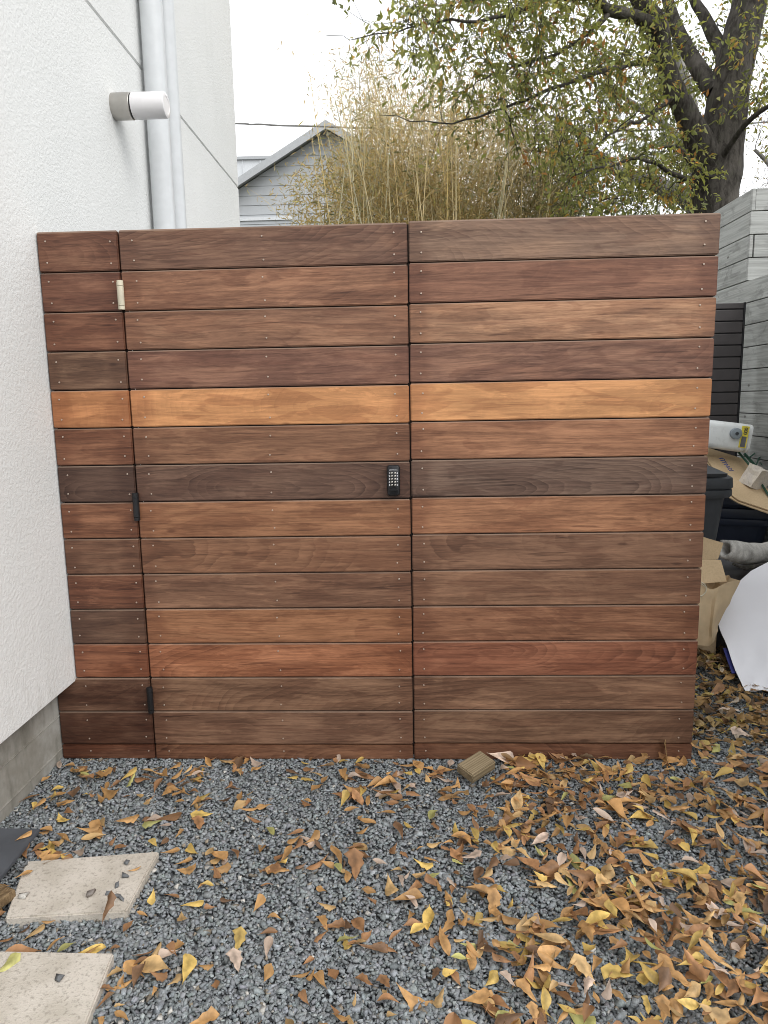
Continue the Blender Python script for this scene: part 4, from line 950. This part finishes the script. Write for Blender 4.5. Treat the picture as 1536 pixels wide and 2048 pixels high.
limb(tw, nodes, [(1500, 10, 6.2, .09), (1540, -60, 5.8, .06), (1640, -160, 5.2, .04)], 12, 10)
limb(tw, nodes, [(1250, -50, 5.5, .05), (1100, -180, 4.6, .03), (900, -260, 3.6, .015)], 16, 8); limb(tw, nodes, [(1370, -110, 6.7, .04), (1300, -260, 6.9, .02)], 8, 8)
OAKC = [((.25, .285, .09), .50), ((.37, .38, .13), .26), ((.16, .19, .07), .12), ((.46, .31, .09), .07), ((.42, .20, .06), .05)]
crown(tw, nodes, [(830, 1100, -60, 120, 3.5, 5.2, 46), (1040, 1330, -60, 150, 4.2, 6.6, 62), (1030, 1320, 120, 330, 4.2, 7, 64), (1090, 1410, 300, 440, 4.8, 7.6, 62), (1300, 1430, 0, 300, 5.2, 7.8, 34), (1450, 1570, -60, 200, 5.2, 7.5, 26), (1490, 1700, 120, 330, 4.8, 7, 9), (720, 860, 10, 120, 3.6, 4.4, 7), (850, 1060, 110, 250, 3.8, 5, 16), (600, 1750, -420, -60, 3, 8.5, 80)], OAKC, .072, (6, 14))
tw.wood('trunk', M_BARK, oak); tw.leaves('crown', M_OAKLEAF, oak); print('oak leaves', tw.ln // 5)

# pale mossy tree further back, and a bare one on the right
gt = empty('background_tree', A3(1395, 470, 10.5) * np.array([1, 1, 0]), 0, 'pale grey limbed tree with dull green leaves, lower and further back than the oak', 'tree')
tw = TB(); nodes = []; g0 = A3(1400, 470, 10.5)
P = spline([(g0[0], 10.5, -.1, .3), (*A3(1400, 470, 10.5), .25), (*A3(1382, 404, 10.5), .17), (*A3(1337, 380, 10.4), .14), (*A3(1292, 362, 10.3), .12), (*A3(1240, 345, 10.2), .09), (*A3(1190, 310, 10.1), .08), (*A3(1172, 285, 10), .075), (*A3(1146, 258, 10), .06), (*A3(1110, 250, 10), .03)], 36); tw.tube(P[:, :3], P[:, 3], 12); nodes += [(p[:3], p[3]) for p in P[12:]]
limb(tw, nodes, [(1400, 470, 10.5, .2), (1395, 330, 10.6, .12), (1385, 220, 10.8, .10), (1360, 120, 11, .08), (1345, 40, 11, .05)], 20, 9); limb(tw, nodes, [(1395, 330, 10.6, .1), (1330, 250, 11, .06), (1230, 180, 11.2, .04), (1190, 110, 11.3, .02)], 18, 8)
crown(tw, nodes, [(1090, 1400, 270, 450, 9.5, 12.5, 95), (1180, 1400, 120, 280, 10, 12, 36), (1060, 1140, 380, 450, 9, 11, 14)], [((.18, .21, .10), .5), ((.26, .28, .14), .3), ((.11, .14, .06), .2)], .085, (7, 15), (.3, .7))
tw.wood('trunk', M_GREYBARK, gt); tw.leaves('crown', M_OAKLEAF, gt)
bt = empty('bare_tree', A3(1600, 470, 12) * np.array([1, 1, 0]), 0, 'bare twiggy tree far behind the fence, right of the oak trunk', 'tree')
tw = TB(); nodes = []; b0 = A3(1600, 470, 12)
P = spline([(b0[0], 12, 0, .2), (*A3(1600, 470, 12), .14), (*A3(1575, 380, 12), .08), (*A3(1540, 330, 12), .05), (*A3(1510, 300, 12), .03)], 20); tw.tube(P[:, :3], P[:, 3], 8); nodes += [(p[:3], p[3]) for p in P[8:]]
crown(tw, nodes, [(1470, 1600, 200, 400, 11, 13, 46)], [((.2, .19, .10), .6), ((.3, .24, .1), .4)], .06, (1, 4), (.3, .8), .0, (3, 6), .6)
tw.wood('trunk', M_GREYBARK, bt); tw.leaves('crown', M_OAKLEAF, bt)
bg_ = empty('bare_tree', A3(900, 470, 13) * np.array([1, 1, 0]), 0, 'bare grey branching tree rising behind the bamboo clump', 'tree')
tw = TB(); nodes = []; b0 = A3(900, 470, 13)
P = spline([(b0[0], 13, 0, .2), (*A3(905, 420, 13), .12), (*A3(900, 300, 13), .07), (*A3(910, 200, 13), .04), (*A3(925, 130, 13), .015)], 24); tw.tube(P[:, :3], P[:, 3], 7); nodes += [(p[:3], p[3]) for p in P[6:]]
crown(tw, nodes, [(730, 1080, 110, 300, 12, 14, 60)], [((.3, .27, .16), .6), ((.3, .22, .1), .4)], .06, (0, 2), (.4, .9), -.3, (4, 7), .7)
tw.wood('trunk', M_GREYBARK, bg_); tw.leaves('crown', M_OAKLEAF, bg_)

# bamboo clump
bb = empty('bamboo_clump', A3(880, 470, 8.2) * np.array([1, 1, 0]), 0, 'tall dry tan bamboo clump fanning out above the middle of the gate', 'bamboo')
BR = np.random.default_rng(17); lf = TB(); TR = BR
CULMC = [(.72, .58, .32), (.66, .55, .32), (.74, .58, .26), (.60, .55, .36), (.50, .45, .26)]
LEAFC = [((.60, .46, .23), .36), ((.53, .41, .20), .26), ((.46, .43, .19), .13), ((.25, .27, .13), .10), ((.64, .55, .36), .15)]
lp = [c[1] for c in LEAFC]
def leaf_spray(q, d, tone, cool, k, ll=.10, sp=.05):
    for _ in range(k):
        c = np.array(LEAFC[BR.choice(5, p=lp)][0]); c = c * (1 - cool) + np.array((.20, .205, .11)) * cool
        sp and lf.leaf(q + BR.normal(0, sp, 3), d * .6 + BR.normal(0, .6, 3) + np.array([0, 0, -.25]), BR.normal(0, 1, 3), ll * BR.uniform(.6, 1.3), ll * BR.uniform(.10, .17), c * tone * BR.uniform(.75, 1.25), .1)
def env_top(u):      # top line of the clump in photo pixels
    return np.interp(u, [560, 620, 660, 720, 790, 860, 940, 1030, 1090, 1140], [400, 300, 120, 110, 130, 110, 150, 150, 200, 260])
culms = 0
for k in range(210):
    f = BR.random(); y = BR.uniform(6.9, 9.6); ub = 690 + 420 * f + BR.normal(0, 15); ut = ub + (ub - 900) * .30 + BR.normal(0, 40)
    if k < 16: ut = ub - BR.uniform(20, 110)
    vt = env_top(np.clip(ut, 560, 1140)) + abs(BR.normal(0, 70)) + (90 if BR.random() < .45 else 0)
    b0 = A3(ub, 470, y); t0 = A3(ut, vt, y + BR.normal(0, .3)); b0 = b0 - (t0 - b0) * (b0[2] / max(.3, t0[2] - b0[2])) * .6; b0[2] = 0
    mid = (b0 + t0) / 2 + np.array([(b0[0] - t0[0]) * .12, 0, .12]); P = spline([b0, mid, t0], 16); P[:, 0] += .01 * np.sin(np.arange(16))
    r = np.linspace(BR.uniform(.011, .020), .0030, 16); col = np.array(CULMC[BR.integers(5)]) * BR.uniform(.7, 1.15)
    dark = max(0, (ub - 1010) / 120); col = col * (1 - .2 * min(1, dark))  # inner shade of the clump's right side put into culm and leaf colour
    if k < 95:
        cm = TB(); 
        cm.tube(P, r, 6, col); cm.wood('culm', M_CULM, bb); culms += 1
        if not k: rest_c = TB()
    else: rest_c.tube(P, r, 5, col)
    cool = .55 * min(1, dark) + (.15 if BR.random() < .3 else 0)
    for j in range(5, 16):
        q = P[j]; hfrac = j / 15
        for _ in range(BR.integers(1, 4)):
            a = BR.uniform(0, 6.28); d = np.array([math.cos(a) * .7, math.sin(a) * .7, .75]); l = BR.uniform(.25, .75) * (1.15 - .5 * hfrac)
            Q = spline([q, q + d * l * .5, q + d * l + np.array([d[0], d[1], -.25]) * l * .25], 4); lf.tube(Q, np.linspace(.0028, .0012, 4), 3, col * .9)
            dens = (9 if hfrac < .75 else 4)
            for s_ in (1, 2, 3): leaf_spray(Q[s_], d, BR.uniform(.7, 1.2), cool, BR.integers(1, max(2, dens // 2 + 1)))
for k in range(34):
    ub = BR.uniform(660, 1100); y = BR.uniform(6.3, 6.8); ut = ub + (ub - 900) * .25 + BR.normal(0, 35); vt = BR.uniform(130, 300)
    b0 = A3(ub, 470, y); t0 = A3(ut, vt, y); b0 = b0 - (t0 - b0) * (b0[2] / max(.3, t0[2] - b0[2])) * .6; b0[2] = 0
    P = spline([b0, (b0 + t0) / 2 + np.array([BR.normal(0, .06), 0, .1]), t0], 14); col = np.array(CULMC[BR.integers(4)]) * BR.uniform(.85, 1.15)
    if k < 5: cm = TB(); cm.tube(P, np.linspace(.016, .004, 14), 7, col); cm.wood('culm', M_CULM, bb)
    else: rest_c.tube(P, np.linspace(.013, .003, 14), 6, col)
    for j in range(5, 14):
        a = BR.uniform(0, 6.28); d = np.array([math.cos(a) * .6, math.sin(a) * .6, .8]); l = BR.uniform(.2, .5); Q = spline([P[j], P[j] + d * l * .5, P[j] + d * l + np.array([d[0], d[1], -.2]) * l * .2], 4)
        lf.tube(Q, np.linspace(.003, .0014, 4), 3, col)
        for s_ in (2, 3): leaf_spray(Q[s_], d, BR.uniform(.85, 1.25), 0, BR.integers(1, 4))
# low dense leafage near the gate top
for k in range(1900):
    u = BR.uniform(585, 1140); v = BR.uniform(330, 470) if BR.random() < .75 else BR.uniform(230, 340)
    if u < 700 and v < 330: continue
    if u < 640 and BR.random() < .6: continue
    y = BR.uniform(6.6, 9.8); q = A3(u, v, y); dark = max(0, (u - 960) / 160); leaf_spray(q, BR.normal(0, .6, 3) + np.array([0, 0, .3]), BR.uniform(.6, 1.15) * (1 - .3 * min(1, dark)), min(.75, .12 + .5 * dark + (.25 if y > 8.5 else 0)), BR.integers(8, 18), .12, .16)  # leafage darker and duller rightward, inner shade put into the colour
rest_c.wood('culm', M_CULM, bb)['kind'] = 'stuff'; lf.wood('branchlets', M_CULM, bb); lf.leaves('foliage', M_BAMLEAF, bb); print('bamboo leaves', lf.ln // 5)

# ------------------------------------------------------------------ neighbour's gabled house, pale metal building, cable
HY = 15.5; ap = at(655, 262, 1, HY); el = at(475, 380, 1, HY); slope = (ap.z - el.z) / (ap.x - el.x); HWd = 4.6
ho = empty('gabled_house', (ap.x, HY, 0), 0, 'grey clapboard house with a gable, seen between the white wall and the bamboo', 'house')
m = MB(); lap = 17.2 / F_PX * (HY - CAM.y); z = 0.0
while z < ap.z - .02:
    zt_ = min(z + lap, ap.z - .01); hw0 = min(HWd, (ap.z - z) / slope); hw1 = min(HWd, (ap.z - zt_) / slope)
    b0, b1 = HY - .016, HY - .004
    m.loft([[(ap.x - hw0, b0, z), (ap.x + hw0, b0, z), (ap.x + hw0, HY + .05, z), (ap.x - hw0, HY + .05, z)], [(ap.x - hw1, b1, zt_ - .004), (ap.x + hw1, b1, zt_ - .004), (ap.x + hw1, HY + .05, zt_ - .004), (ap.x - hw1, HY + .05, zt_ - .004)]]); z += lap
m.box((ap.x - HWd, HY + .06, 0), (ap.x + HWd, HY + 9, ap.z - HWd * slope)); m.build('wall', M_SIDING, ho)
ov, th = .35, .16
for sx in (-1, 1):
    ex_ = ap.x + sx * (HWd + .35); ez_ = ap.z - (HWd + .35) * slope
    MB().prism([(ap.x + sx * .001, HY - ov, ap.z + .06), (ex_, HY - ov, ez_ + .06), (ex_, HY - ov, ez_ + .06 + .05), (ap.x + sx * .001, HY - ov, ap.z + .11)], (0, 9.6, 0)).build('roof', M_ROOF, ho)
    MB().prism([(ap.x + sx * .001, HY - ov - .03, ap.z + .115), (ex_, HY - ov - .03, ez_ + .115), (ex_, HY - ov - .03, ez_ - .07), (ap.x + sx * .001, HY - ov - .03, ap.z - .07)], (0, .028, 0)).build('rake_board', M_TRIM, ho)
    MB().prism([(ap.x + sx * .001, HY - ov - .002, ap.z + .058), (ex_, HY - ov - .002, ez_ + .058), (ex_, HY - ov - .002, ez_ + .03), (ap.x + sx * .001, HY - ov - .002, ap.z + .03)], (0, ov + .03, 0)).build('soffit', M_TRIM, ho)
bz = at(520, 433, 1, HY).z
MB().box((ap.x - HWd, HY - .045, bz - .10), (at(585, 433, 1, HY).x, HY - .024, bz - .02)).build('trim_board', M_METALROOF, ho)
mt = empty('metal_building', (-6, 24, 0), 0, 'pale standing seam metal building behind the grey house', 'building')
t1 = at(500, 320, 1, 24).z
MB().box((-14, 24, 0), (-1.5, 32, t1)).build('wall', M_METALROOF, mt)
m = MB(); x = -13.9
while x < -1.6: m.box((x, 23.96, 0), (x + .04, 23.998, t1 - .01)); x += 33 / F_PX * 26.7
m.build('seam', M_METALROOF, mt)
MB().box((-14.1, 23.9, t1 + .002), (-1.4, 32.1, t1 + .10)).build('coping', M_TRIM, mt)
wp = [(250, 246, 8.5), (470, 247, 9), (500, 249, 9.05), (520, 248.5, 9.1), (560, 251, 9.2), (610, 252, 9.3), (660, 253.5, 9.4), (720, 256, 9.5), (900, 262, 10), (1300, 260, 11), (1700, 230, 12)]
o = MB().tube([Vector(p) for p in spline([A3(*q) for q in wp], 50)], .013, 6).build('utility_cable', M_WIRE, None, True); tag(o, 'thin overhead cable crossing the sky above the grey gable', 'cable')
